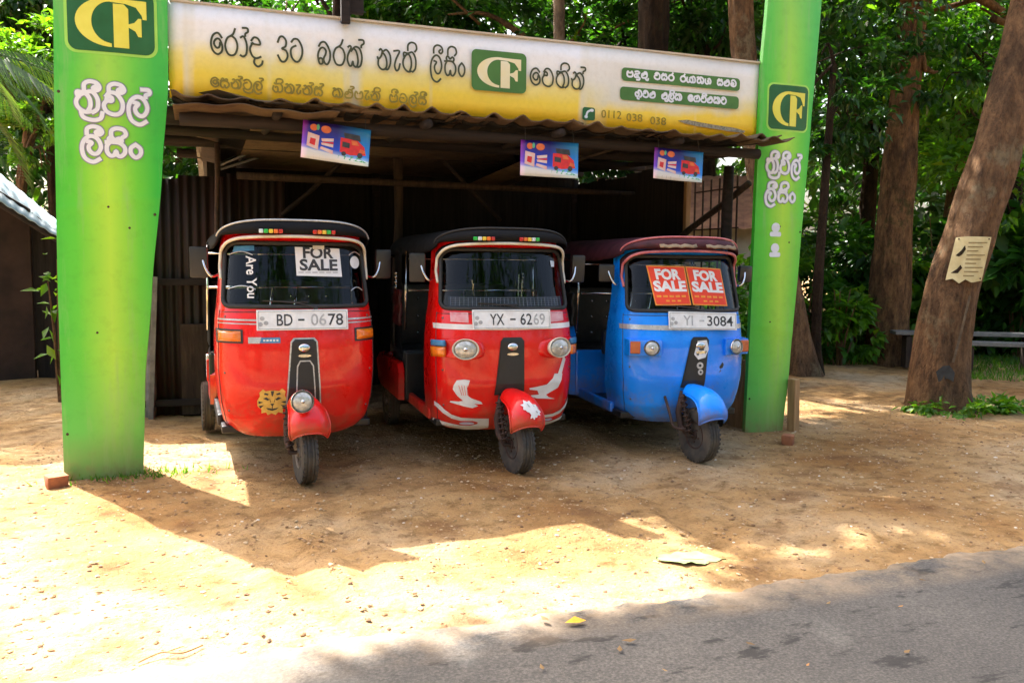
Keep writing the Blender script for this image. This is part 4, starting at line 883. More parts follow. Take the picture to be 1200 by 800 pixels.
    mb = MB(); mb.tube([(-.5, 2.0, .21), (.5, 2.0, .21)], .03, 10); mb.box((0, 2.05, .32), (.6, .3, .2), bev=.03); mb.build('axle', M_rust, t)
    # --- mirrors
    for s in (-1, 1):
        mb = MB(); a = sf(s*.482, 1.33, 0); mb.tube(spline([a, a+Vector((s*.05, -.06, -.015)), a+Vector((s*.085, -.05, .035)), a+Vector((s*.10, -.03, .09))], 6), .0085, 8); arm = mb.build('mirror_arm', M_chrome, t, smooth=True)
        mb = MB(); c = a+Vector((s*(.125 if st['key'] != 'blue' else .11), -.015, .075)); mb.box(c, (.115, .035, .205) if st['key'] != 'blue' else (.125, .04, .135), rot=(R(4), 0, R(10*s)), bev=.03 if st['key'] != 'blue' else .055)
        mb.build('mirror', M_dark, arm, auto=45)
    # --- number plate on the belt line
    px0, px1, pz0, pz1 = st['plate']; pc = (px0+px1)/2; zc = (pz0+pz1)/2
    yy = min(Ys(px0+.05, zc), Ys(px1-.05, zc), Ys(pc, zc))-.012; tilt = R(-11)
    Mp = Matrix.Translation((pc, yy, zc)) @ Matrix.Rotation(R(st.get('platerot', 0)), 4, 'Y') @ Matrix.Rotation(tilt, 4, 'X')
    pw, ph = px1-px0, pz1-pz0; mb = MB(); mb.box((0, 0, 0), (pw, .008, ph), bev=.004, M=Mp); pl = mb.build('number_plate', M_plate, t)
    mb = MB(); yb = -.0055
    q = rrect(-pw/2+.010, -ph/2+.010, pw/2-.010, ph/2-.010, .01); mb.tube([Mp @ Vector((x, yb, z)) for x, z in q], .0018, 5, closed=True); mb.build('plate_border', M_fadedink, pl)
    for txt, x, wd, mt in st['plate_txt']:
        latin('plate_lettering', txt, ph*.80, Mp @ Matrix.Translation((x*pw, -.0045, 0)), mt, pl, wd=wd*pw, bold=.001)
    mb = MB()
    for cx_, cz_ in ((-.44, .08), (-.40, -.14), (-.46, -.2)): mb.add([Mp @ Vector((cx_*pw+.014*math.cos(a)*1.1, -.0058, cz_*ph+.014*math.sin(a))) for a in lin(0, 5.6, 9)], [tuple(range(9))])
    mb.build('plate_mark', M_fadedink, pl)
    # nose strip with badge
    sp = st['strip']; 
    def trap(x0, x1, z0, zt, x2, x3, g=0): return [(x2+g, z0+g), (x3-g, z0+g), (x1-g, zt-.025-g*.3), (x1-.02-g, zt-g), (x0+.02+g, zt-g), (x0+g, zt-.025-g*.3)]
    decal('nose_strip_rim', [trap(*sp, 0)], st['striprim'], sfo, t, .007, .03); ns = decal('nose_strip', [trap(*sp, .010)], M_dark, sfo, t, .012, .03)
    xm = (sp[0]+sp[1])/2; zt = sp[3]
    if st['key'] == 'redold':
        decal('strip_panel', [[(xm-.062, sp[2]+.02), (xm+.072, sp[2]+.02), (xm+.058, zt-.18), (xm+.035, zt-.145), (xm-.03, zt-.145), (xm-.05, zt-.18)]], M_silver, sfo, ns, .016, .03)
        decal('strip_panel', [[(xm-.054, sp[2]+.02), (xm+.064, sp[2]+.02), (xm+.050, zt-.185), (xm+.031, zt-.153), (xm-.026, zt-.153), (xm-.042, zt-.185)]], M_dark, sfo, ns, .019, .03)
    mb = MB(); c = sf(xm, zt-.065, .016); mb.lathe([(0,-.012),(.026,-.010),(.036,-.002),(.036,.004),(0,.004)], 20, Matrix.Translation(c) @ Matrix.Diagonal((1.1,1,.8,1)) @ Matrix.Rotation(R(-90), 4, 'X')); mb.build('badge', M_chrome, ns, smooth=True)
    decal('badge_bar', [ell(xm, zt-.115, .042, .010, 16)], M_chrome, sfo, ns, .018, .03)
    # belt line
    if st['key'] == 'redold':
        for z, hgt in ((1.038, .010), (1.016, .006)): decal('belt_stripe', [[(-.50, z), (-.3, z-.004), (0, z-.006), (.3, z-.004), (.50, z), (.50, z+hgt), (0, z+hgt-.006), (-.50, z+hgt)]], M_silver, sfo, t, .004, .03)
    else:
        decal('belt_stripe', [[(-.508, .985), (0, .978), (.508, .985), (.508, 1.022), (0, 1.015), (-.508, 1.022)]], M_white if st['key'] == 'rednew' else M_silver, sfo, t, .004, .03)
    return t, mud, glass, ns

# lamp: a round unit with bezel and lens facing forward (local -y), tilted by rz
def round_lamp(parent, c, r, rz=0, bezel=M_chrome, sx=1.0, rx=-6):
    M = Matrix.Translation(c) @ Matrix.Rotation(R(rz), 4, 'Z') @ Matrix.Rotation(R(rx), 4, 'X') @ Matrix.Diagonal((sx, 1, 1, 1)) @ Matrix.Rotation(R(90), 4, 'X')
    mb = MB(); mb.lathe([(r*.55,-.10),(r*.9,-.05),(r*1.0,-.005),(r*1.08,.004),(r*1.10,.014),(r*1.04,.020),(r*.96,.012),(r*.95,0),(r*.5,-.03),(0,-.04)], 32, M); b = mb.build('headlight', bezel, parent, auto=50)
    mb = MB(); mb.lathe([(r*.97,.008),(r*.8,.018),(r*.5,.026),(r*.2,.030),(0,.031)], 32, M); mb.build('lens', M_lens, b, smooth=True)
    mb = MB(); mb.lathe([(0,.040),(r*.16,.036),(r*.20,.029)], 12, M); mb.build('bulb_cap', M_reflector, b, smooth=True)
    return b


# 1. older red one: lamp on the mudguard, amber corner indicators
K = M_ink
t, mud, glass, ns = tuk(dict(key='redold', paint=M_red, x=1.225, y=-.594, yaw=1.0, s=1.0, steer=4, canopy=M_black, hoodpipe=M_silver, arch=M_cream, peak=M_red, vinyl=M_seat, rod=M_chrome, sidepad=M_seat, mudedge=M_red,
    label='red three-wheeler with one round headlight on its mudguard and a gold tiger sticker',
    lights=[(-.235, [M_white_l, M_green_l, M_yellow_l, M_or_l, M_redlens]), (.10, [M_redlens, M_or_l, M_yellow_l, M_green_l, M_redlens])],
    plate=(-.275, .305, .975, 1.108), plate_txt=[('BD', -.20, .17, M_ink), ('-', -.02, .07, M_ink), ('06', .17, .17, M_fadedink), ('78', .36, .17, M_ink)],
    strip=(-.068, .105, .46, .925, -.105, .125), striprim=M_silver))
c = Vector((-.04, -.215, .565)); round_lamp(mud, c, .066, 2)
for s in (-1, 1):
    pts = [(s*.37, .905), (s*.503, .905), (s*.503, .972), (s*.37, .968)]
    b = decal('indicator_bezel', [[(s*.355, .893), (s*.510, .893), (s*.510, .984), (s*.355, .980)]], M_dark, sfo, t, .004, .02)
    mb = MB(); mb.grid(lambda k, z, s=s: sf(s*(.368+.132*k), .904+.066*z, .006+.022*min(1, 5*k, 5*(1-k), 5*z, 5*(1-z))), lin(0, 1, 14), lin(0, 1, 10)); mb.build('indicator', M_amber, t, smooth=True)
decal('sticker', [[(-.315, .895), (-.13, .895), (-.13, .930), (-.315, .930)]], M_bluestick, sfo, t, .003); decal('sticker', [[(-.325, .893), (-.255, .893), (-.245, .932), (-.325, .932)]], M_silver, sfo, t, .005)
decal('sticker_lettering', [[(-.235+.02*i, .906), (-.222+.02*i, .906), (-.222+.02*i, .918), (-.235+.02*i, .918)] for i in range(5)], M_white, sfo, t, .0045)
# gold tiger-face sticker
ex, ez = -.185, .515
def E_(P): return [(ex+a*.092, ez+b*.088) for a, b in P]
face = [(-.62,.98),(-.86,.72),(-.82,.45),(-1,.1),(-.98,-.3),(-.72,-.55),(-.72,-.85),(-.42,-.78),(-.3,-1),(-.05,-.86),(.22,-1),(.4,-.78),(.7,-.88),(.72,-.52),(1,-.25),(.98,.15),(.84,.48),(.9,.78),(.66,1),(.45,.82),(.15,.88),(-.15,.88),(-.45,.82)]
fc = decal('tiger_sticker', [E_(face)], M_gold, sfo, t, .003, .03)
marks = [[(-.62,.28),(-.3,.12),(-.18,.2),(-.4,.38)], [(.62,.28),(.3,.12),(.18,.2),(.4,.38)], [(-.14,-.12),(.14,-.12),(.05,-.26),(-.05,-.26)], [(-.12,.84),(.12,.84),(.05,.5),(0,.42),(-.05,.5)], [(-.5,.72),(-.25,.62),(-.3,.52),(-.56,.58)], [(.5,.72),(.25,.62),(.3,.52),(.56,.58)],
         [(-.92,.08),(-.6,.0),(-.9,-.12)], [(.92,.08),(.6,.0),(.9,-.12)], [(-.9,-.28),(-.55,-.22),(-.78,-.46)], [(.9,-.28),(.55,-.22),(.78,-.46)], [(-.42,-.42),(0,-.52),(.42,-.42),(.3,-.56),(0,-.66),(-.3,-.56)], [(-.03,-.26),(.03,-.26),(.03,-.5),(-.03,-.5)], [(-.2,.4),(-.1,0),(-.15,0)], [(.2,.4),(.15,0),(.1,0)]]
decal('sticker_marks', [E_(p) for p in marks], M_ink, sfo, fc, .005, .03)
# on the glass: two tinted side films, a paper notice, a script line, a round disc
def gl(x, z, o): return tuple(sf(x, z, -.006+o))
for a, b in ((-.43, -.25), (.345, .43)): decal('tint_film', [[(a, 1.15), (b, 1.15), (b+.0, 1.505), (a+.012, 1.505)]], M_tint, gl, glass, .003, .03)
f = decal('sale_notice', [[(-.012, 1.325), (.288, 1.318), (.280, 1.505), (-.016, 1.512)]], M_paper, gl, glass, .006, .03)
latin('notice_lettering', 'FOR', .10, lambda x, z, o: gl(x+.135, z+1.475, o), M_ink, f, wd=.20, off=.008, bold=.003); latin('notice_lettering', 'SALE', .10, lambda x, z, o: gl(x+.135, z+1.395, o), M_ink, f, wd=.25, off=.008, bold=.003)
decal('small_print', [[(.0+.045*i, 1.343), (.034+.045*i, 1.343), (.034+.045*i, 1.349), (.0+.045*i, 1.349)] for i in range(6)], M_fadedink, gl, f, .008, .05)
decal('tape', [[(.10, 1.498), (.175, 1.498), (.175, 1.53), (.10, 1.53)]], M_cream, gl, f, .010, .05)
sgn = latin('script_lettering', 'Are You', .095, lambda x, z, o: gl(-.292+z*.9, 1.315-x, o), M_white, glass, wd=.27, off=.007, bold=.0015)
decal('round_sticker', [ell(.388, 1.415, .036, .042, 20)], M_white, gl, glass, .006, .03)
decal('tape', [[(-.40, 1.475), (-.27, 1.485), (-.27, 1.518), (-.39, 1.512)]], M_bluestick, gl, glass, .006, .03)
for x0, x1, z in ((-.42, -.28, 1.455), (-.43, -.27, 1.235), (.345, .43, 1.462), (.345, .43, 1.225)):
    mb = MB(); mb.tube([Vector(gl(x0+(x1-x0)*k/8, z+.022*math.sin(3.14*k/8), .010)) for k in range(9)], .0035, 5); mb.build('window_strip', M_silver, glass)
# rear corner reflector plate and left side rod
mb = MB(); mb.box((-.545, 1.5, .60), (.02, .10, .18), bev=.006); mb.build('side_reflector', M_white_l, t); mb = MB(); mb.box((-.545, 1.42, .58), (.02, .05, .16), bev=.006); mb.build('side_reflector', M_redlens, t)

# 2. newer red one: twin lamps, white eagles and bumper trim
t, mud, glass, ns = tuk(dict(key='rednew', paint=M_red, x=2.612, y=-.755, yaw=-2.5, s=.985, steer=8, canopy=M_black, hoodpipe=M_rubber, arch=M_cream, peak=M_black, vinyl=M_seat, rod=M_chrome, sidepad=M_redvinyl, mudedge=M_red,
    label='middle red three-wheeler with twin oval headlights and white eagle graphics on its front',
    lights=[(-.255, [M_green_l, M_white_l, M_yellow_l, M_or_l, M_redlens]), (.07, [M_redlens, M_or_l, M_yellow_l, M_white_l, M_green_l])],
    plate=(-.285, .285, .985, 1.122), plate_txt=[('YX', -.19, .18, M_ink), ('-', .01, .07, M_ink), ('62', .18, .15, M_ink), ('69', .35, .15, M_fadedink)],
    strip=(-.085, .085, .53, .928, -.130, .085), striprim=M_dark))
for s in (-1, 1):
    cx_ = s*.335
    pod = [(s*.20, .805), (s*.30, .776), (s*.46, .792), (s*.497, .80), (s*.503, .905), (s*.40, .922), (s*.26, .915), (s*.205, .885)]
    mb = MB(); c0 = sf(s*.36, .85, 0)
    ring0 = [sf(x, z, -.004) for x, z in spline(pod, 4, True)]; cen = sum(ring0, Vector())/len(ring0); ring1 = [cen+(p-cen)*.94+Vector((s*.015, -.034, 0)) for p in ring0]; ring2 = [cen+(p-cen)*.86+Vector((s*.018, -.040, 0)) for p in ring0]; k = len(ring0)
    mb.add(ring0+ring1+ring2+[cen+Vector((s*.018, -.040, 0))], [(r*k+i, r*k+(i+1) % k, (r+1)*k+(i+1) % k, (r+1)*k+i) for r in range(2) for i in range(k)]+[(2*k+i, 2*k+(i+1) % k, 3*k) for i in range(k)])
    pd = mb.build('lamp_pod', M_red, t, smooth=True)
    cc = sf(s*.325, .852, .046); round_lamp(t, cc+Vector((0, -.012, 0)), .066, 14*s, M_cream, 1.28, -4)
    for z0, z1, mt in ((.795, .862, M_amber), (.868, .905, M_bluestick)):
        mb = MB(); mb.grid(lambda kx, kz, s=s, z0=z0, z1=z1: sf(s*(.440+.062*kx), z0+(z1-z0)*kz, .046), lin(0, 1, 6), lin(0, 1, 4)); mb.build('indicator', mt, t, smooth=True, solid=.03)
    decal('pink_sticker', [[(s*.30, 1.03), (s*.415, 1.035), (s*.415, 1.10), (s*.30, 1.10)]], mat('pink_film', (.62,.16,.18), (.70,.42,.42), 12, .4), sfo, t, .003, .03)
EAGLE1 = [(-0.384,0.588),(-0.368,0.617),(-0.329,0.623),(-0.3,0.618),(-0.313,0.575),(-0.307,0.527),(-0.288,0.512),(-0.236,0.492),(-0.226,0.477),(-0.272,0.478),(-0.249,0.466),(-0.28,0.453),(-0.324,0.463),(-0.369,0.477),(-0.398,0.485),(-0.395,0.493),(-0.353,0.492),(-0.332,0.497),(-0.363,0.526),(-0.387,0.564)]
EAGLE2 = [(0.381,0.642),(0.374,0.604),(0.348,0.556),(0.29,0.531),(0.262,0.518),(0.282,0.501),(0.333,0.484),(0.248,0.494),(0.203,0.497),(0.153,0.511),(0.158,0.52),(0.211,0.522),(0.198,0.548),(0.144,0.556),(0.143,0.566),(0.196,0.573),(0.261,0.583),(0.306,0.619),(0.318,0.647)]
EAGLE1 = [(-.31+(x+.31)*1.25, .53+(z-.53)*1.2) for x, z in EAGLE1]; EAGLE2 = [(.27+(x-.27)*1.12, .53+(z-.53)*1.15) for x, z in EAGLE2]
eg = decal('eagle_sticker', [EAGLE1], M_white, sfo, t, .003, .03); decal('feather_lines', [[(-.372+.018*i, .60), (-.369+.018*i, .60), (-.345+.012*i, .53), (-.348+.012*i, .53)] for i in range(4)], M_red, sfo, eg, .005, .05)
decal('eagle_sticker', [EAGLE2], M_white, sfo, t, .003, .03); decal('eagle_sticker', [[(.352, .66), (.384, .65), (.425, .76), (.405, .79)]], M_white, sfo, t, .004, .03)
SKIRT = [(-.50,.47),(-.478,.455),(-.44,.415),(-.40,.387),(-.34,.368),(-.24,.362),(-.15,.36),(-.14,.285),(-.20,.272),(-.30,.268),(-.40,.285),(-.487,.315),(-.49,.338),(-.40,.318),(-.34,.306),(-.27,.305),(-.225,.318),(-.222,.332),(-.26,.343),(-.34,.342),(-.40,.358),(-.455,.395),(-.497,.44)]
for s in (1, -1): decal('bumper_trim', [[(s*x, z) for x, z in (SKIRT if s > 0 else SKIRT[::-1])]], M_white, sfo, t, .006, .02)
for s in (-1, 1): decal('bumper_lens', [ell(s*.295, .324, .050, .011, 16)], mat('pale_violet', (.45,.40,.55), (.55,.5,.62), 9, .3), sfo, t, .008, .02)
path_ = [(-.094,.555),(-.066,.572),(-.028,.566),(.01,.542),(.039,.505),(.03,.478),(.002,.461),(-.017,.442),(-.046,.455),(-.037,.481),(-.065,.5),(-.084,.519)]
Mst = Matrix.Rotation(R(8), 4, 'Z')
def mgs(x, z, o):
    # front face of the mudguard: z measured up its curve
    P2 = spline([(-.215,.362),(-.226,.405),(-.208,.468),(-.155,.528),(-.08,.562),(.02,.575)], 8); k = min(range(len(P2)), key=lambda i: abs(P2[i][1]-z)+(0 if i < 42 else 1)); y, zz = P2[k]
    f_ = (y-.02, zz-.205); L_ = math.hypot(*f_); d = Vector((0, f_[0]/L_, f_[1]/L_)); u = min(1, abs(x)/.126); p = Vector((x, y, zz))-d*(.085*u**3.0*.9)+d*(o+.006); return tuple(Mst @ p)
jag = []
for (xa, za), (xb, zb_) in zip(path_, path_[1:]+path_[:1]): jag += [(xa, za), ((xa+xb)/2*.86-.028*.14, (za+zb_)/2*.86+.505*.14)]
path_ = jag
ln = decal('lion_sticker', [[(x*1.05+.035, .462+(z-.505)*.95) for x, z in path_]], M_white, mgs, mud, .004, .02)
decal('lion_lines', [[(.015,.50),(.03,.495),(.028,.485)], [(.045,.49),(.06,.48),(.055,.47)], [(.03,.462),(.05,.455),(.04,.442)], [(-.02,.51),(.0,.485),(-.012,.48)]], M_fadedink, mgs, ln, .006, .02)
mb = MB()
for i in range(30): mb.tube([Vector(gl(-.41+.82*i/29, 1.145, .002)), Vector(gl(-.405+.81*i/29, 1.205, .002))], .0018, 4)
for j in range(5): mb.tube([Vector(gl(-.41+.82*k/12, 1.15+.013*j, .002)) for k in range(13)], .0018, 4)
decal('mesh_band', [[(-.425, 1.137), (.425, 1.137), (.425, 1.212), (-.425, 1.212)]], mat('mesh_band_blue', (.020,.030,.055), (.035,.045,.075), 60, .6), gl, glass, -.004, .03)
mb.build('mesh_screen', mat('mesh_blue_grey', (.14,.17,.22), (.09,.11,.15), 30, .5), t)
decal('tape', [[(.345, 1.42), (.375, 1.42), (.38, 1.46), (.34, 1.465)]], M_silver, gl, glass, .005, .03)
mb = MB()
for a, b in (((-.27, 1.22), (-.235, 1.37)), ((-.22, 1.21), (-.255, 1.40)), ((.26, 1.23), (.262, 1.44)), ((.36, 1.22), (.355, 1.40))): mb.tube([Vector(gl(*a, -.35)), Vector(gl(*b, -.30))], .0045, 6)
mb.build('inner_rod', M_chrome, t)

# 3. blue one: twin square lamp pods, two orange sale posters, maroon canopy
t, mud, glass, ns = tuk(dict(key='blue', paint=M_blue, x=3.985, y=-.838, yaw=-5.5, s=.965, steer=11, canopy=M_maroon, hoodpipe=M_pink, arch=M_pink, peak=M_maroon, vinyl=M_seat, rod=M_chrome, sidepad=M_seat, mudedge=M_blue,
    label='blue three-wheeler with maroon canopy and two orange sale posters on its windscreen', plate=(-.205, .36, .985, 1.118), platerot=1.5,
    plate_txt=[('YI', -.22, .14, M_fadedink), ('-', -.02, .07, M_fadedink), ('3084', .25, .38, M_ink)], strip=(-.025, .125, .55, .93, -.108, .088), striprim=M_dark))
for s in (-1, 1):
    mb = MB(); cx_ = s*.375
    q = [(s*.265, .785), (s*.50, .785), (s*.50, .915), (s*.265, .915)]
    r0 = [sf(x, z, -.006) for x, z in q]; yf = min(p.y for p in r0)-.030
    r1 = [Vector((p.x, yf+.32*max(0, abs(p.x)-.26)*1.0, p.z+(.006 if p.z < .85 else -.006))) for p in r0]
    mb.add(r0+r1, [(i, (i+1) % 4, 4+(i+1) % 4, 4+i) for i in range(4)]+[(4, 5, 6, 7)]); pd = mb.build('lamp_pod', M_blue, t)
    cc = r1[0].lerp(r1[1], .32 if s < 0 else .42); cc.z = .85; round_lamp(t, cc+Vector((0, -.006, 0)), .056, 14*s, M_chrome, 1, -3)
    a, b = r1[0].lerp(r1[1], .66), r1[0].lerp(r1[1], .99); mb = MB(); d = (b-a)
    mb.box((a+b)/2+Vector((0, -.006, .062)), (abs(d.x), .022, .092), rot=(0, 0, math.atan2(d.y, d.x) if s > 0 else math.atan2(-d.y, -d.x)), bev=.008); mb.build('indicator', mat('brown_amber_lens', (.55,.11,.015), (.40,.07,.01), 18, .2, coat=.5), t)
# stickers on the nose strip
decal('white_sticker', [[(-.005,.80),(.025,.90),(.10,.905),(.118,.84),(.09,.775),(.03,.76)]], M_white, sfo, ns, .016, .03); decal('sticker_marks', [[(.035,.83),(.075,.83),(.075,.87),(.035,.87)], [(.01,.80),(.03,.79),(.035,.81)], [(.085,.80),(.10,.82),(.09,.83)]], M_ink, sfo, ns, .018, .03)
decal('white_sticker', [ell(.045, .715, .028, .026, 14), ell(.050, .665, .022, .022, 14)], M_silver, sfo, ns, .016, .02); decal('sticker_marks', [ell(.045, .715, .012, .011, 10), ell(.05, .665, .009, .009, 10)], M_ink, sfo, ns, .018, .02)
decal('chipped_mark', [[(.22,.70),(.25,.735),(.262,.715),(.25,.69),(.228,.685)], [(.215,.655),(.235,.665),(.235,.68)]], M_ink, sfo, t, .003, .02)
# pair of orange posters
for (p, lab) in (([(-.325,1.466),(-.030,1.462),(-.002,1.170),(-.282,1.166)], None), ([(-.022,1.462),(.290,1.446),(.325,1.160),(.014,1.170)], None)):
    def bil(u, v, p=p):
        (ax, az), (bx, bz), (cx_, cz_), (dx, dz) = p; return ((ax*(1-u)+bx*u)*v+(dx*(1-u)+cx_*u)*(1-v), (az*(1-u)+bz*u)*v+(dz*(1-u)+cz_*u)*(1-v))
    sh_ = decal('sale_poster', [p], M_logo_y if False else M_orangeink, gl, glass, .005, .03)
    decal('poster_field', [[bil(.03,.03), bil(.97,.03), bil(.97,.97), bil(.03,.97)]], M_orange, gl, sh_, .007, .03)
    for txt, v, wd in (('FOR', .78, .66), ('SALE', .48, .88)):
        latin('poster_lettering', txt, .105, lambda x, z, o, v=v, bil=bil: gl(*bil(.5+x/.295, v+z/.30), o), M_paper, sh_, wd=.295*wd, off=.009, bold=.005)
    decal('small_print', [[bil(.08+.17*i, .20), bil(.20+.17*i, .20), bil(.20+.17*i, .25), bil(.08+.17*i, .25)] for i in range(5)]+[[bil(.30+.16*i, .09), bil(.40+.16*i, .09), bil(.40+.16*i, .13), bil(.30+.16*i, .13)] for i in range(3)], M_orangeink, gl, sh_, .009, .05)
# tan patches sewn on the canopy front, bent kick lever by the wheel
def cf(x, z, o): return (x, .160+.20*(abs(x)/.49)**3.5-.012-o, z)
mb = MB()
for a, b in ((-.27, .02), (.10, .40)):
    mb.grid(lambda u, k, a=a, b=b: (a+(b-a)*u, .150+.2*(abs(a+(b-a)*u)/.49)**3.5+.07*k, 1.605+.075*k-.06*(abs(a+(b-a)*u))**2+.004*math.sin(u*20)), lin(0, 1, 10), lin(0, 1, 4))
mb.build('canopy_patch', M_tan, t, smooth=True, solid=.004)
mb = MB(); mb.tube(spline([(-.20,.22,.50),(-.215,.14,.47),(-.21,.06,.36),(-.20,.02,.28),(-.15,.0,.255),(-.11,-.01,.26)], 6), .011, 8); mb.build('kick_lever', M_rust, t, smooth=True)

# ------------------------------------------------------------------ planting
def leaf_object(name, pts, size, mt, parent=None, updir=.35, aspect=.42, out=None):
    n = len(pts); size = np.broadcast_to(size, (n,)) * rng.uniform(.7, 1.3, n)
    az = rng.uniform(0, 2*np.pi, n); el = rng.normal(-.25, .45, n)
    d = np.stack([np.cos(az)*np.cos(el), np.sin(az)*np.cos(el), np.sin(el)], 1)
    if out is not None: d = d*.7+out*.6; d /= np.linalg.norm(d, axis=1)[:, None]+1e-9
    upv = np.stack([rng.normal(0, .45, n), rng.normal(0, .45, n), np.ones(n)], 1)
    s = np.cross(d, upv); s /= np.linalg.norm(s, axis=1)[:, None]+1e-9; nr = np.cross(s, d)
    L_ = size[:, None]; w_ = L_*aspect*.5
    a = pts; tip = pts+d*L_-nr*L_*.12; m1 = pts+d*L_*.45; l = m1+s*w_+nr*L_*.08; r = m1-s*w_+nr*L_*.08
    V = np.stack([a, l, tip, r], 1).reshape(-1, 3)
    me = bpy.data.meshes.new(name); me.vertices.add(4*n); me.vertices.foreach_set('co', V.astype(np.float32).ravel())
    idx = np.arange(n)*4; F = np.stack([idx, idx+1, idx+2, idx, idx+2, idx+3], 1).ravel()
    me.loops.add(6*n); me.loops.foreach_set('vertex_index', F.astype(np.int32)); me.polygons.add(2*n)
    me.polygons.foreach_set('loop_start', (np.arange(2*n)*3).astype(np.int32)); me.polygons.foreach_set('loop_total', np.full(2*n, 3, np.int32))
    me.update(); me.validate(); return link(name, me, mt, parent)
def blob_pts(blobs, twig=.28):
    """leaf clumps: each blob (centre, radii, leaves) is broken into twigs so that gaps stay open"""
    P = []; O = []
    for c, rad, n in blobs:
        rad = np.array(rad if hasattr(rad, '__len__') else (rad, rad, rad*.8)); k = max(6, n//70)
        u = rng.normal(size=(k, 3)); u /= np.linalg.norm(u, axis=1)[:, None]; rr = rng.uniform(.25, 1.0, (k, 1))**.5
        cen = u*rr; per = n//k
        for q in cen:
            sp = rng.uniform(.6, 1.3)*twig
            p = q+rng.normal(0, 1, (per, 3))*np.array([sp, sp, sp*.55])*.5
            P.append(np.array(c)+p*rad); O.append(np.repeat((q/(np.linalg.norm(q)+1e-6))[None], per, 0))
    return np.concatenate(P), np.concatenate(O)
def trunk_mesh(name, pts, rs, mt, parent, limbs=(), seed=0, n=18, buttress=0):
    mb = MB(); P = spline([tuple(p)+(r,) for p, r in zip(pts, rs)], 26 if rs[0] > .1 else 7); n = 44 if rs[0] > .1 else n; m_ = len(P); vs = []
    for i, (x, y, z, r) in enumerate(P):
        for j in range(n):
            a = 2*math.pi*j/n; t_ = i/m_
            rr = r*(1+.07*math.sin(3*a+seed+z*1.1)+.045*math.sin(7*a-z*2.3+seed)+.03*math.sin(11*a+z*5))+buttress*max(0, 1-z/.7)**2*(.6+.4*math.sin(4*a+seed))
            q = Vector((math.cos(a)*2.2+seed, math.sin(a)*2.2, z*.9)); rr *= 1+.10*noise3(q)+.06*noise3(q*3.1)+(.035*abs(noise3(Vector((q.x*5, q.y*5, z*1.6)))) if r > .1 else 0)
            vs.append((x+rr*math.cos(a), y+rr*math.sin(a), z))
    mb.add(vs, [(i*n+j, i*n+(j+1) % n, (i+1)*n+(j+1) % n, (i+1)*n+j) for i in range(m_-1) for j in range(n)])
    for lp, lr in limbs:
        Q = spline([tuple(p) for p in lp], 5); mb.tube(Q, [lr*(1-.75*k/(len(Q)-1)) for k in range(len(Q))], 8)
    return mb.build(name, mt, parent, smooth=True)
def tree(name, label, base, pts, rs, blobs, leaf, lmat, bmat, group=None, cat='tree', limbs_n=6, twig=.28, aspect=.42, buttress=.08, seed=0):
    t = thing(name, label, cat, base, 0, group); b = Vector(base)
    lp = [Vector(p)-b for p in pts]; top = lp[-1]; limbs = []
    bl = [((np.array(c)-np.array(base)), r, n) for c, r, n in blobs]
    for i, (c, r, n_) in enumerate(bl[:limbs_n] if limbs_n else []):
        k = lp[-1] if i % 2 == 0 else lp[-1].lerp(lp[-2], .5); c = Vector(c)
        limbs.append(([k, k.lerp(c, .5)+Vector((0, 0, .2)), c], rs[-1]*.7))
        for q in range(2):
            e = c+Vector(rng.normal(0, .55, 3))*(r if not hasattr(r, '__len__') else r[0]); limbs.append(([k.lerp(c, .6), c.lerp(e, .5), e], rs[-1]*.3))
    trunk_mesh('trunk', lp, rs, bmat, t, limbs, seed, buttress=buttress)
    if blobs:
        P, O = blob_pts(bl, twig); leaf_object('crown', P, leaf, lmat, t, out=O, aspect=aspect)
    return t
C0 = np.array([.633, -6.104, 1.42])
H = lambda D, dx, dy, z: (C0[0]+D*dx, C0[1]+D*dy, z)
GRP = 'trees of the wood behind the shed'
# leaning tree at the right with the nailed notice
LT = [(7.70,.50,-.15),(7.66,.50,.5),(7.70,.46,1.2),(7.88,.42,1.9),(8.22,.42,3.0),(8.62,.5,4.3),(9.3,.8,6.5)]
tree('leaning_tree', 'thick brown tree trunk leaning right in the foreground with a notice nailed to it', (7.70,.5,0), LT, [.285,.255,.235,.23,.21,.19,.15],
     [((9.6,1.0,7.6),1.7,2600),((8.3,1.6,7.4),1.4,1800),((10.8,.6,7.0),1.4,1800)], .16, F_mid, M_bark, buttress=.11, seed=1)
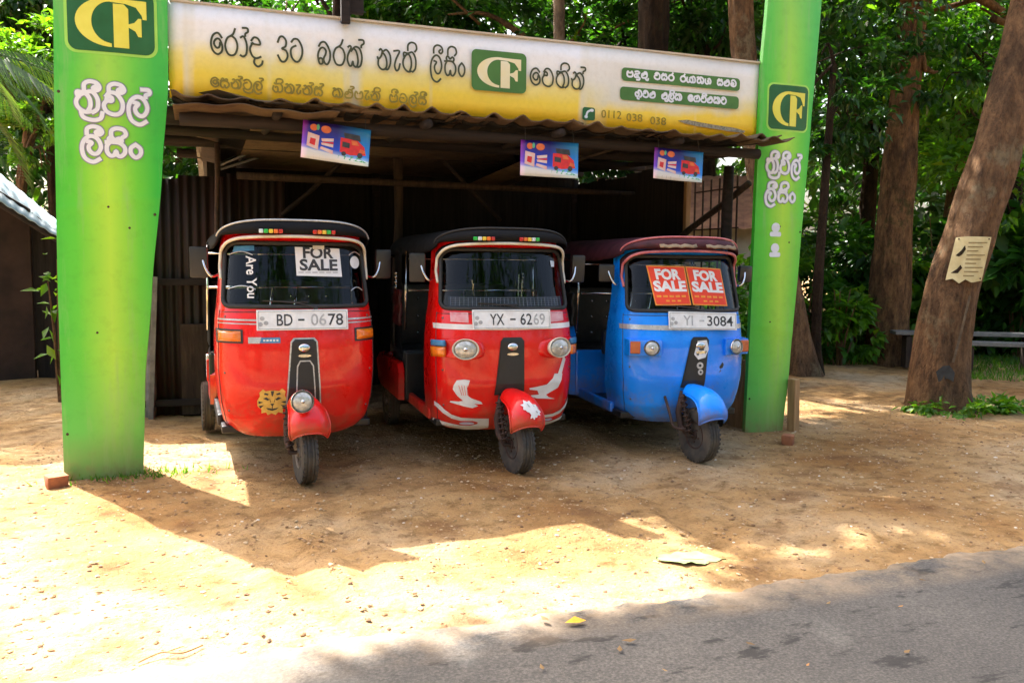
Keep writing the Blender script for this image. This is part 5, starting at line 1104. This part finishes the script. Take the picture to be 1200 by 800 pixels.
# tall trees whose high crowns shade the right-hand yard and the road
tree('tall_tree', 'pale slender trunk rising above the middle of the signboard', (5.0,4.5,0), [(5.0,4.5,-.1),(5.02,4.45,2.5),(5.0,4.35,5),(4.5,4.1,7.2)], [.09,.08,.07,.06],
     [((2.75,2.9,9.3),(1.5,1.3,.8),3000),((4.0,3.4,9.8),(1.4,1.4,.9),2100),((5.3,3.6,9.2),(1.3,1.3,.9),1700),((1.2,2.0,9.8),(1.2,.7,.6),1000),((3.8,1.4,9.4),(1.3,.9,.7),1500),((2.2,1.2,9.6),(1.3,.9,.7),1500)], .23, F_mid, M_barkp, limbs_n=4, seed=2, twig=.40)
tree('tall_tree', 'dark thick trunk rising behind the right part of the signboard', (6.75,5.0,0), [(6.75,5.0,-.1),(6.72,4.95,2.5),(6.66,4.86,4.8),(6.4,4.6,8)], [.24,.215,.20,.16],
     [((6.6,4.2,10.0),(1.6,1.4,1.0),2200),((5.6,2.6,9.6),(1.2,1.2,.8),1300),((7.6,3.6,9.4),(1.4,1.4,.9),1500),((7.2,5.8,6.4),(1.4,1.2,.8),1000),((5.0,7.4,9.5),(1.5,1.5,.9),1900),((6.6,8.6,9.8),(1.6,1.5,.9),1900),((4.1,9.2,9.6),(1.4,1.4,.9),1500),((7.6,6.9,9.2),(1.4,1.3,.9),1500),((5.7,10.3,9.8),(1.5,1.4,.9),1400),((8.8,5.2,9.0),(1.3,1.2,.8),1200),((4.2,6.0,9.7),(1.1,1.0,.7),1000)], .22, F_dark, M_barkd, limbs_n=4, seed=3, twig=.40)
tree('tall_tree', 'brown trunk emerging from behind the right pylon and leaning left above the signboard end', (7.95,3.05,0), [(7.95,3.05,-.1),(7.8,3.1,.9),(7.45,3.3,2.6),(7.1,3.4,4.6),(6.9,3.3,7.5)], [.24,.19,.165,.15,.12],
     [((7.4,2.8,9.3),(1.5,1.3,.9),1700),((8.6,2.6,8.8),(1.3,1.2,.8),1400),((6.4,1.9,8.9),(1.0,.9,.7),900)], .22, F_mid, M_bark, limbs_n=3, seed=4, twig=.40)
tree('tall_tree', 'thin dark trunk rising above the left half of the signboard headline', (2.35,5.6,0), [(2.35,5.6,-.1),(2.3,5.6,3),(2.35,5.4,5.5),(2.0,5.0,7.8)], [.08,.07,.06,.05],
     [((1.0,4.6,9.4),(.9,.8,.7),1000),((2.0,5.6,9.8),(1.2,1.0,.8),1400),((2.9,4.7,9.5),(1.1,.9,.7),1200),((3.7,5.4,9.6),(1.2,1.1,.8),1400),((.6,1.5,9.6),(1.1,.8,.6),1200),((-.8,1.5,9.5),(1.0,.7,.6),1300),((2.4,1.8,9.3),(1.2,.6,.5),1300),((.9,1.8,9.4),(1.1,.5,.5),1200),((.75,3.35,9.5),(.8,.55,.5),900),((.55,3.95,9.5),(.5,.35,.4),500),((1.35,3.95,9.6),(.45,.35,.4),450),((2.9,3.4,9.5),(.8,.5,.4),700),((3.2,4.4,9.5),(.7,.6,.4),700),((1.9,3.7,9.6),(.9,.7,.6),1000),((-1.5,2.15,9.5),(.8,.45,.5),1400),((-.4,2.35,9.6),(.8,.45,.5),1400),((.7,2.4,9.4),(.9,.5,.5),1400),((1.8,2.6,9.5),(.9,.6,.5),1400),((3.0,2.2,9.6),(.9,.6,.5),1400),((4.1,2.4,9.5),(1.0,.7,.5),1400)], .22, F_dark, M_barkd, limbs_n=6, seed=8, twig=.42)
# second trunk to the right and its neighbours
def dirp(u): # ground direction for a column of the view
    a = math.atan2(u-600, 1000)-yaw; return math.sin(a), math.cos(a)
def at(u, D, z=0): dx, dy = dirp(u); k = D/math.cos(math.atan2(u-600, 1000)); return (C0[0]+k*dx, C0[1]+k*dy, z)
def wood_tree(label, u, D, h, r, lean, blobs, lm, bm, leaf=.16, cat='tree', tw=.28, seed=0, name='forest_tree'):
    b = at(u, D); x, y, _ = b; gx = gz(x, y); b = (x, y, gx)
    pts = [(x, y, gx-.2), (x+lean*.1, y, h*.3), (x+lean*.45, y, h*.65), (x+lean, y, h)]
    bl = [((x+lean+dx, y+dy, z), rad, n) for dx, dy, z, rad, n in blobs]
    return tree(name, label, b, pts, [r*1.15, r, r*.85, r*.65], bl, leaf, lm, bm, GRP, seed=seed, twig=tw, cat=cat, limbs_n=5)
wood_tree('stout orange-brown trunk standing left of the leaning tree, shaggy bark and leafy shoots', 1042, 12.6, 5.5, .25, .15, [(-.9,0,5.3,1.2,1700),(.9,.5,5.6,1.3,1700),(0,-.6,6.6,1.4,1600),(.1,-.2,4.2,.7,600),(1.6,-.8,4.6,.9,900)], F_dark, M_bark2, seed=5)
wood_tree('thin dark sapling just right of the right pylon', 957, 11.2, 4.0, .06, .1, [(-.2,0,4.1,.9,1100),(.5,.1,3.5,.7,800),(-.5,.2,3.0,.5,400)], F_dark, M_barkd, seed=6, leaf=.13)
specs = [ # u, depth, height, radius, label
 (1010, 17, 6.0, .16, F_dark, 'dark leafy tree deep in the wood between the right pylon and the stout trunk'),
 (1105, 16, 6.0, .14, F_lite, 'light green tree behind the leaning trunk, left of its top'),
 (1185, 14, 5.0, .12, F_lite, 'leafy tree at the right edge of the wood behind the leaning trunk'),
 (1240, 17, 6.5, .16, F_dark, 'dark tree half outside the right edge of the view'),
 (910, 17, 6.5, .18, F_dark, 'dense dark tree behind the top of the right pylon'),
 (830, 15, 6.2, .16, F_dark, 'dark tree behind the right end of the signboard'),
 (740, 17, 6.6, .16, F_mid, 'green tree showing above the signboard between the two dark trunks'),
 (640, 15, 6.0, .14, F_dark, 'dark tree showing above the middle of the signboard'),
 (540, 17, 6.4, .15, F_dark, 'dark crown above the signboard emblem'),
 (450, 16, 6.0, .15, F_mid, 'mid green crown above the first half of the signboard headline'),
 (330, 18, 6.5, .15, F_dark, 'dark crown above the signboard near the left pylon'),
 (215, 19, 6.5, .15, F_mid, 'green crown seen behind the left pylon and over the zinc wall'),
 (70, 19, 6.5, .16, F_dark, 'dark green crown left of the left pylon, high behind the palm'),
 (-30, 18, 6.0, .16, F_dark, 'dark crown in the top left corner of the view')]
for i, (u, D, h, r, lm, lab) in enumerate(specs):
    R_ = 1.0+.012*D*5; k = D/15
    bl = [(rng.uniform(-1.6, 1.6)*k, rng.uniform(-1, 1), h+rng.uniform(-2.6, 1.6), rng.uniform(1.0, 1.6)*k, 1150) for _ in range(6)]
    wood_tree(lab, u, D, h-.8, r, rng.uniform(-.5, .5), bl, lm, [M_barkd, M_bark, M_barkd][i % 3], leaf=.19*k, seed=10+i)
tree('tall_tree', 'unseen tree added outside the left edge, its crown shading the ground before the hut', (-4.6,8.2,0), [(-4.6,8.2,-.1),(-4.55,8.2,2.5),(-4.3,8.0,4.8),(-3.9,7.8,6.4)], [.16,.14,.12,.09],  # added out of view so its crown shades the ground by the hut
     [((-3.2,7.6,7.3),(1.2,1.2,.8),2200),((-4.2,7.0,7.4),(1.2,1.0,.8),1700),((-4.4,8.6,7.6),(1.2,1.2,.8),1300)], .2, F_mid, M_bark, limbs_n=3, seed=9, twig=.42)
# sunlit tree left of the left pylon
b = at(25, 15); tree('light_tree', 'sunlit yellow-green tree behind the palm at the upper left', b, [b, (b[0], b[1], 2), (b[0]+.2, b[1], 3.6)], [.12,.1,.07],
     [((b[0]-.3, b[1]-.3, 4.6), .9, 1500), ((b[0]+.8, b[1], 5.0), .8, 1300), ((b[0]-1.2, b[1], 5.1), .8, 1200), ((b[0]+.4, b[1]-.4, 3.6), .7, 900)], .17, F_lite, M_bark, seed=40)
# shrubs: bushes with big leaves along the back of the yard
def shrub(label, u, D, h, w_, n, lm, leaf, asp=.45, z0=.1):
    x, y, _ = at(u, D); g_ = gz(x, y); t = thing('shrub', label, 'shrub', (x, y, g_), 0, 'leafy shrubs at the back of the yard')
    st = MB()
    for i in range(7):
        e = Vector((rng.normal(0, w_*.4), rng.normal(0, w_*.4), h*rng.uniform(.55, .95))); st.tube([Vector((e.x*.1, e.y*.1, -.05)), Vector((e.x*.5, e.y*.5, e.z*.6)), e], [.018, .013, .006], 6)
    st.build('stem', M_bark, t)
    bl = [(np.array([rng.normal(0, w_*.35), rng.normal(0, w_*.3), h*rng.uniform(.25, .85)]), (w_*.45, w_*.45, h*.25), n//7) for _ in range(7)]
    P, O = blob_pts(bl, .4); P[:, 2] = np.maximum(P[:, 2], .03); leaf_object('foliage', P, leaf, lm, t, out=O, aspect=asp); return t
shr = [(985, 12.3, 1.2, .6, 800, F_lite, .17, 'light green leafy bush just right of the right pylon'), (1000, 14.0, 2.0, 1.0, 1300, F_mid, .18, 'dark bush left of the stout trunk'),
 (1083, 13.6, 1.6, .8, 900, F_lite, .28, 'bright yellow-green bush between the stout trunk and the leaning tree'), (1195, 13.2, 2.2, .8, 900, F_mid, .36, 'large-leaved bush right of the leaning tree'),
 (1100, 14, 2.6, 1.3, 1500, F_dark, .30, 'tall dark bush behind the plank benches'), (1205, 13.5, 2.6, 1.2, 1200, F_dark, .22, 'dark bush at the right edge behind the benches'),
 (940, 13.0, 2.2, 1.1, 1200, F_mid, .18, 'green bush hidden partly behind the right pylon'), (885, 12.0, 1.9, .9, 1200, F_lite, .17, 'bright bush seen through the barred opening of the shed'),
 (1045, 15.5, 2.6, 1.5, 1500, F_dark, .2, 'dark undergrowth behind the stout trunk'), (850, 10.6, 1.35, .6, 800, F_mid, .14, 'low green bush beyond the barred opening'),
 (232, 13.6, 3.1, .9, 1500, F_lite, .24, 'bright green bush showing above the left zinc wall'), (200, 15.5, 3.4, 1.3, 1500, F_mid, .22, 'mid green bush behind the bright one above the zinc wall'), (66, 8.4, 1.55, .16, 60, F_lite, .14, 'small yellow-green climber beside the left pylon edge')]
for u, D, h, w_, n, lm, leaf, lab in shr: shrub(lab, u, D, h, w_, n, lm, leaf)
# far wood as one mass
pts = []
for _ in range(430):
    u = rng.uniform(-250, 1500); D = rng.uniform(21, 32); x, y, _ = at(u, D); pts.append((np.array([x, y, rng.uniform(.4, 10.5)]), (2.0, 2.0, 1.5), 110))
P, O = blob_pts(pts, .4); P[:, 2] = np.maximum(P[:, 2], .1)
for _ in range(260):  # unseen trees behind the camera, added to darken the windscreen reflections
    pts2 = rng.uniform(-22, 26), rng.uniform(-22, -17); pts.append((np.array([pts2[0], pts2[1], rng.uniform(.4, 12.5)]), (2.2, 1.8, 1.6), 90))
P, O = blob_pts(pts, .4); P[:, 2] = np.maximum(P[:, 2], .1)
o = leaf_object('far_wood_and_added_trees', P, .5, F_dark, out=O); kind(o, 'stuff'); o['label'] = 'dense wood closing the view behind the nearer trees, plus unseen trees added across the road'
# coconut palm fronds reaching in from the left
def frond(base, az, length, rise, droop, seed):
    b = Vector(base); d = Vector((math.cos(az), math.sin(az), 0)); N_ = 40; sp = []
    for i in range(N_): t_ = i/(N_-1); sp.append(b+d*length*t_*(1-.12*t_)+Vector((0, 0, rise*t_-droop*t_*t_)))
    mb = MB(); mb.tube(sp, [.02*(1-.8*i/(N_-1))+.003 for i in range(N_)], 6); sd_ = Vector((-d.y, d.x, 0))
    for i in range(2, N_):
        for h_ in (0, .5):
            if i == N_-1 and h_: continue
            p = sp[i] if not h_ else sp[i].lerp(sp[i+1], .5); t_ = i/(N_-1); L_ = .62*math.sin(math.pi*(.12+.80*t_))+.08
            for s in (-1, 1):
                e1 = p+(sd_*s*.75+d*.55+Vector((0, 0, -.05))).normalized()*L_*.5; e2 = e1+(sd_*s*.45+d*.45+Vector((0, 0, -.85+rng.uniform(-.2, .2)))).normalized()*L_*.55
                wv = d*.011; mb.add([p-wv*.6, p+wv*.6, e1+wv, e1-wv, e2], [(0, 1, 2, 3), (3, 2, 4)])
    return mb
pt = thing('palm_tree', 'coconut palm whose drooping fronds show left of the left pylon', 'palm', (-2.6, 3.7, 0))
trunk_mesh('trunk', [(0,0,-.1),(.03,0,1.2),(.0,.05,2.4),(0,0,3.27)], [.095,.09,.085,.08], M_barkp, pt, seed=3)
for i, (az, ln, ri, dr) in enumerate(((-8, 2.0, .75, 1.45), (-38, 2.0, .6, 1.5), (18, 2.3, 1.0, 1.4), (48, 2.1, .9, 1.5), (95, 2.1, .8, 1.6), (150, 2.1, .8, 1.5), (205, 2.0, .7, 1.6), (-75, 1.7, .5, 1.5), (-20, 1.6, .1, 1.5))):
    frond((0, 0, 3.25), R(az), ln+.3, ri+.1, dr-.22, i).build('frond', F_palm, pt)
# weeds round the foot of the leaning tree and grass strip at the back
t = thing('weed_clump', 'low green weeds growing at the foot of the leaning tree', 'weeds', (7.55, .12, 0))
P, O = blob_pts([((.1,-.05,.06),(.42,.28,.06),420), ((.55,.05,.05),(.3,.2,.05),220), ((-.25,.2,.05),(.2,.2,.05),120)], .5); P[:, 2] = np.abs(P[:, 2])+.02; leaf_object('leaves', P, .085, F_lite, t, out=O)
def grass(name, n, fn, h, mt, label):
    vs = []; fs = []
    for _ in range(n):
        x, y = fn(); z = gz(x, y)-.01; a = rng.uniform(0, 6.28); hh = h*rng.uniform(.5, 1.3); c, s = math.cos(a)*.007, math.sin(a)*.007; lx, ly = rng.normal(0, hh*.4, 2); k = len(vs)
        vs += [(x-c, y-s, z), (x+c, y+s, z), (x+lx, y+ly, z+hh)]; fs.append((k, k+1, k+2))
    o = MB().add(vs, fs).build(name, mt); kind(o, 'stuff'); o['label'] = label; return o
def gf():
    u = rng.uniform(930, 1330); D = rng.uniform(10.6, 15) if u > 1080 else rng.uniform(12.4, 16); x, y, _ = at(u, D); return x, y
grass('grass', 9000, gf, .11, F_lite, 'rough green grass strip at the back of the yard')
grass('grass', 260, lambda: (rng.normal(.22, .25), rng.normal(-.10, .06)), .05, F_lite, 'sparse grass blades at the foot of the left pylon')
# ground plants below the wood
P, O = blob_pts([(np.array(at(rng.uniform(930, 1300), rng.uniform(13, 19), .25)), (.8, .8, .3), 130) for _ in range(60)], .5); P[:, 2] = np.maximum(P[:, 2], .05)
o = leaf_object('undergrowth', P, .2, F_mid, out=O); kind(o, 'stuff'); o['label'] = 'low leafy undergrowth below the wood'

# ------------------------------------------------------------------ notice and scars on the leaning tree
def trunk_axis(z):
    for a, b in zip(LT, LT[1:]):
        if z <= b[2]: t_ = (z-a[2])/(b[2]-a[2]); return Vector(a).lerp(Vector(b), t_)
    return Vector(LT[-1])
vdir = (Vector((C0[0], C0[1], 0))-Vector((7.7, .5, 0))).normalized(); vr = Vector((-vdir.y, vdir.x, 0))
def tr(a, z, o, r=.236):
    # a = sideways offset to the viewer's right across the trunk face
    c = trunk_axis(z); ang = a/r; return tuple(c+vdir*(math.cos(ang)*(r+o))+vr*(math.sin(ang)*(r+o)))
nt_ = thing('notice', 'torn cream paper notice nailed to the leaning tree trunk', 'notice', (0, 0, 0))
def nm(x, z, o): return tr(x*.98+.01-.10*(z-1.5), z, o+.060)
pp = [(-.10,1.30),(-.05,1.315),(.0,1.27),(.04,1.31),(.09,1.28),(.18,1.30),(.19,1.72),(.01,1.725),(-.075,1.715)]
decal('notice_paper', [pp], mat('cream_paper', (.66,.55,.28), (.55,.43,.20), 9, .8), nm, nt_, .002, .03)
decal('notice_lettering', [[(.02, 1.67-.04*i), (.02+.14-.03*(i % 3), 1.67-.04*i), (.02+.14-.03*(i % 3), 1.66-.04*i), (.02, 1.66-.04*i)] for i in range(9)], mat('brown_ink', (.20,.14,.05), (.30,.2,.08), 20, .8), nm, nt_, .006, .03)
decal('notice_tear', [[(-.055,1.54),(-.02,1.59),(.0,1.64),(.01,1.60),(-.01,1.55),(-.03,1.53)], [(-.07,1.37),(-.03,1.41),(-.01,1.45),(.005,1.42),(-.02,1.37)]], M_barkd, nm, nt_, .006, .03)
mb = MB()
for a, z in ((-.05, 1.70), (.17, 1.70), (.16, 1.32)): mb.lathe([(0,.006),(.008,.004),(.008,0)], 8, Matrix.Translation(nm(a, z, .004)) @ vdir.to_track_quat('Z', 'Y').to_matrix().to_4x4())
mb.build('nail', M_rust, nt_)
lt = bpy.data.objects['leaning_tree']
def ltm(x, z, o): p = Vector(tr(x, z, o+.050, .255))-Vector(lt.location); return tuple(p)
decal('bark_scar', [[(-.02,.30),(.04,.34),(.09,.31),(.10,.40),(.06,.47),(.01,.46),(-.04,.40)]], M_ink, ltm, lt, .004, .03)
decal('pale_scar', [[(.075,.50),(.095,.50),(.125,.80),(.15,1.15),(.13,1.16),(.105,.82)]], M_barkp, ltm, lt, .002, .03)

# ------------------------------------------------------------------ small things about the yard
def brick(label, x, y, rz, sc_=1):
    mb = MB(); bm = None; mb.box((0, 0, .045), (.12*sc_, .10*sc_, .09), bev=.012)
    vs = [(a+.006*math.sin(b*60+c*40), b+.006*math.sin(a*50+c*70), c+.004*math.sin(a*90)) for a, b, c in mb.v]; mb.v = vs
    o = mb.build('brick', M_brick, auto=40); o.location = (x, y, gz(x, y)-.012); o.rotation_euler = (R(4), R(-3), R(rz)); return tag(o, label, 'brick', 'loose bricks by the pylons')
brick('orange brick lump against the left corner of the left pylon foot', -.26, -.17, 20)
brick('reddish brick lump on the dirt at the foot of the right pylon', 5.03, -.50, 40, .9)
mb = MB(); mb.box((0, 0, .21), (.075, .075, .5), rot=(0, R(-2), .3), bev=.008); o = mb.build('timber_stub', M_tanwood); o.location = (5.39, -.10, 0); tag(o, 'short pale timber stub standing at the right side of the right pylon foot', 'timber stub')
# big fallen leaf, twigs
def big_leaf():
    def fn(u, v): x = -.20+.40*u; w_ = .085*math.sin(math.pi*min(1, u*1.08))**.7*(1+.16*math.sin(u*23)+.10*math.sin(u*41+v)); return (x, v*w_, .008+.016*abs(v)+.014*math.sin(u*3)*.6+.008*math.sin(u*9+v*2))
    mb = MB(); mb.grid(fn, lin(0, 1, 18), lin(-1, 1, 9)); mb.tube([(-.20,0,.010),(0,0,.018),(.20,0,.010),(.30,.01,.006)], .003, 5)
    o = mb.build('fallen_leaf', mat('pale_leaf', (.27,.32,.13), (.18,.24,.08), 12, .6), smooth=True); o.scale = (.85, 1.0, .45); o.location = (2.83, -2.62, gz(2.83, -2.62)); o.rotation_euler = (0, 0, R(-22)); return tag(o, 'large pale green fallen leaf lying on the sunlit dirt near the road', 'leaf')
big_leaf()
def twig(label, x, y, rz, L_):
    mb = MB(); mb.tube(spline([(-L_,0,.01),(-L_*.3,.02,.02),(L_*.3,-.01,.016),(L_,.03,.012)], 5), [.0032]*16, 6); mb.tube([(-.02,.02,.018),(.05,.05,.014)], .002, 5)
    o = mb.build('fallen_twig', M_tanwood); o.location = (x, y, gz(x, y)); o.rotation_euler = (0, 0, R(rz)); tag(o, label, 'twig', 'twigs lying on the dirt')
twig('dry twig lying on the sunlit dirt at the lower left near the road', .50, -2.93, 10, .11)
twig('dry stick lying left of the left pylon in front of the hut', -.55, 1.9, 25, .28)
o = MB().add([(0,0,0),(.05,.02,.012),(.09,-.005,0),(.05,-.03,.006)], [(0,1,2),(0,2,3)]).build('yellow_leaf', mat('yellow_leaf', (.75,.42,.02), (.6,.3,.02), 20, .6)); o.location = (1.93, -3.16, .03); tag(o, 'tiny yellow leaf on the edge of the tarmac', 'leaf')

# hut at the left: gable end towards the yard, blue-grey sheets falling to the right and to the front
ht = thing('hut', 'low dark hut at the left edge with a blue-grey sheet roof sloping towards the pylon', 'hut', (-2.0, 5.6, 0))
hl = lambda x, y, z: (x+2.0, y-5.6, z)
def hroof(k, q):
    f0, f1 = Vector((-1.42, 4.6, 2.04)), Vector((-.89, 4.6, 1.68)); b0, b1 = Vector((-1.72, 6.2, 2.47)), Vector((-1.13, 6.2, 1.93))
    p = (f0+(f1-f0)*k)*(1-q)+(b0+(b1-b0)*k)*q; return hl(p.x, p.y, p.z+.006*math.sin(k*2*math.pi/.19))
mb = MB(); mb.grid(hroof, lin(-3.2, 1.35, 220), lin(0, 1, 5)); mb.build('roof', M_bluesheet, ht, smooth=True, solid=.012)
mb = MB(); mb.tube([Vector(hroof(-3.1, .03))-Vector((0, 0, .05)), Vector(hroof(1.3, .03))-Vector((0, 0, .05))], .03, 8); mb.build('eave_pole', M_wood2, ht)
def hz(x): return 2.04-(x+1.42)*.68
mb = MB(); mb.prism([(-.4, -.1), (.78, -.1), (.78, hz(-1.22)+.08), (-.4, hz(-2.4)+.05)], 0, .12, mp=lambda x, y, z: hl(x-2.0, y+5.02, z)); mb.build('front_wall', M_mud, ht)
mb = MB(); mb.prism([(-1.2, -.1), (-.62, -.1), (-.62, hz(-.62)-.02), (-1.2, hz(-1.2)+.05)], 0, .06, mp=lambda x, y, z: hl(x, y+5.08, z)); mb.build('plank_door', M_board, ht)
mb = MB(); mb.box(hl(-.68, 5.7, .8), (.06, 1.2, 1.7)); mb.build('side_wall', M_board, ht)
mb = MB(); mb.box(hl(-1.5, 6.15, .95), (1.8, .08, 1.9)); mb.build('back_wall', M_board, ht)

# neighbouring house with a tiled roof beyond the barred opening
hb_ = at(800, 14.5); hs = thing('house', 'pale house with a reddish tiled roof glimpsed through the barred opening behind the blue three-wheeler', 'house', (hb_[0], hb_[1], 0), R(-33))
mb = MB(); mb.box((0, 0, 1.05), (2.9, 2.6, 2.1)); mb.build('wall', M_plaster, hs)
mb = MB(); mb.grid(lambda x, k: (x, -1.7+1.8*k, 1.95+.95*k+.018*abs(math.sin(x*14))), lin(-1.7, 1.7, 120), lin(0, 1, 14)); mb.grid(lambda x, k: (x, 1.7-1.6*k, 1.95+.95*k), lin(-1.7, 1.7, 4), [0, 1]); mb.build('roof', M_tile, hs)
mb = MB(); mb.box((-.6, -1.315, 1.1), (.8, .05, .9), bev=.01); mb.build('window', M_wood2, hs)
# plank benches at the right
def bench(label, u, D, L_, z, rz):
    x, y, _ = at(u, D); t = thing('plank_bench', label, 'bench', (x, y, gz(x, y)), R(rz), 'plank benches at the back of the yard')
    mb = MB(); mb.box((0, 0, z), (L_, .28, .05), bev=.006); mb.build('seat', M_pole, t)
    for s in (-1, 1): mb = MB(); mb.box((s*L_*.4, 0, z/2-.03), (.08, .22, z-.03), bev=.006); mb.build('leg', M_wood, t)
bench('longer grey plank bench right of the stout trunk, behind the leaning tree', 1135, 12.0, 2.0, .48, -28)
bench('shorter grey plank bench at the right edge, nearer than the long one', 1188, 11.4, 1.3, .40, -34)
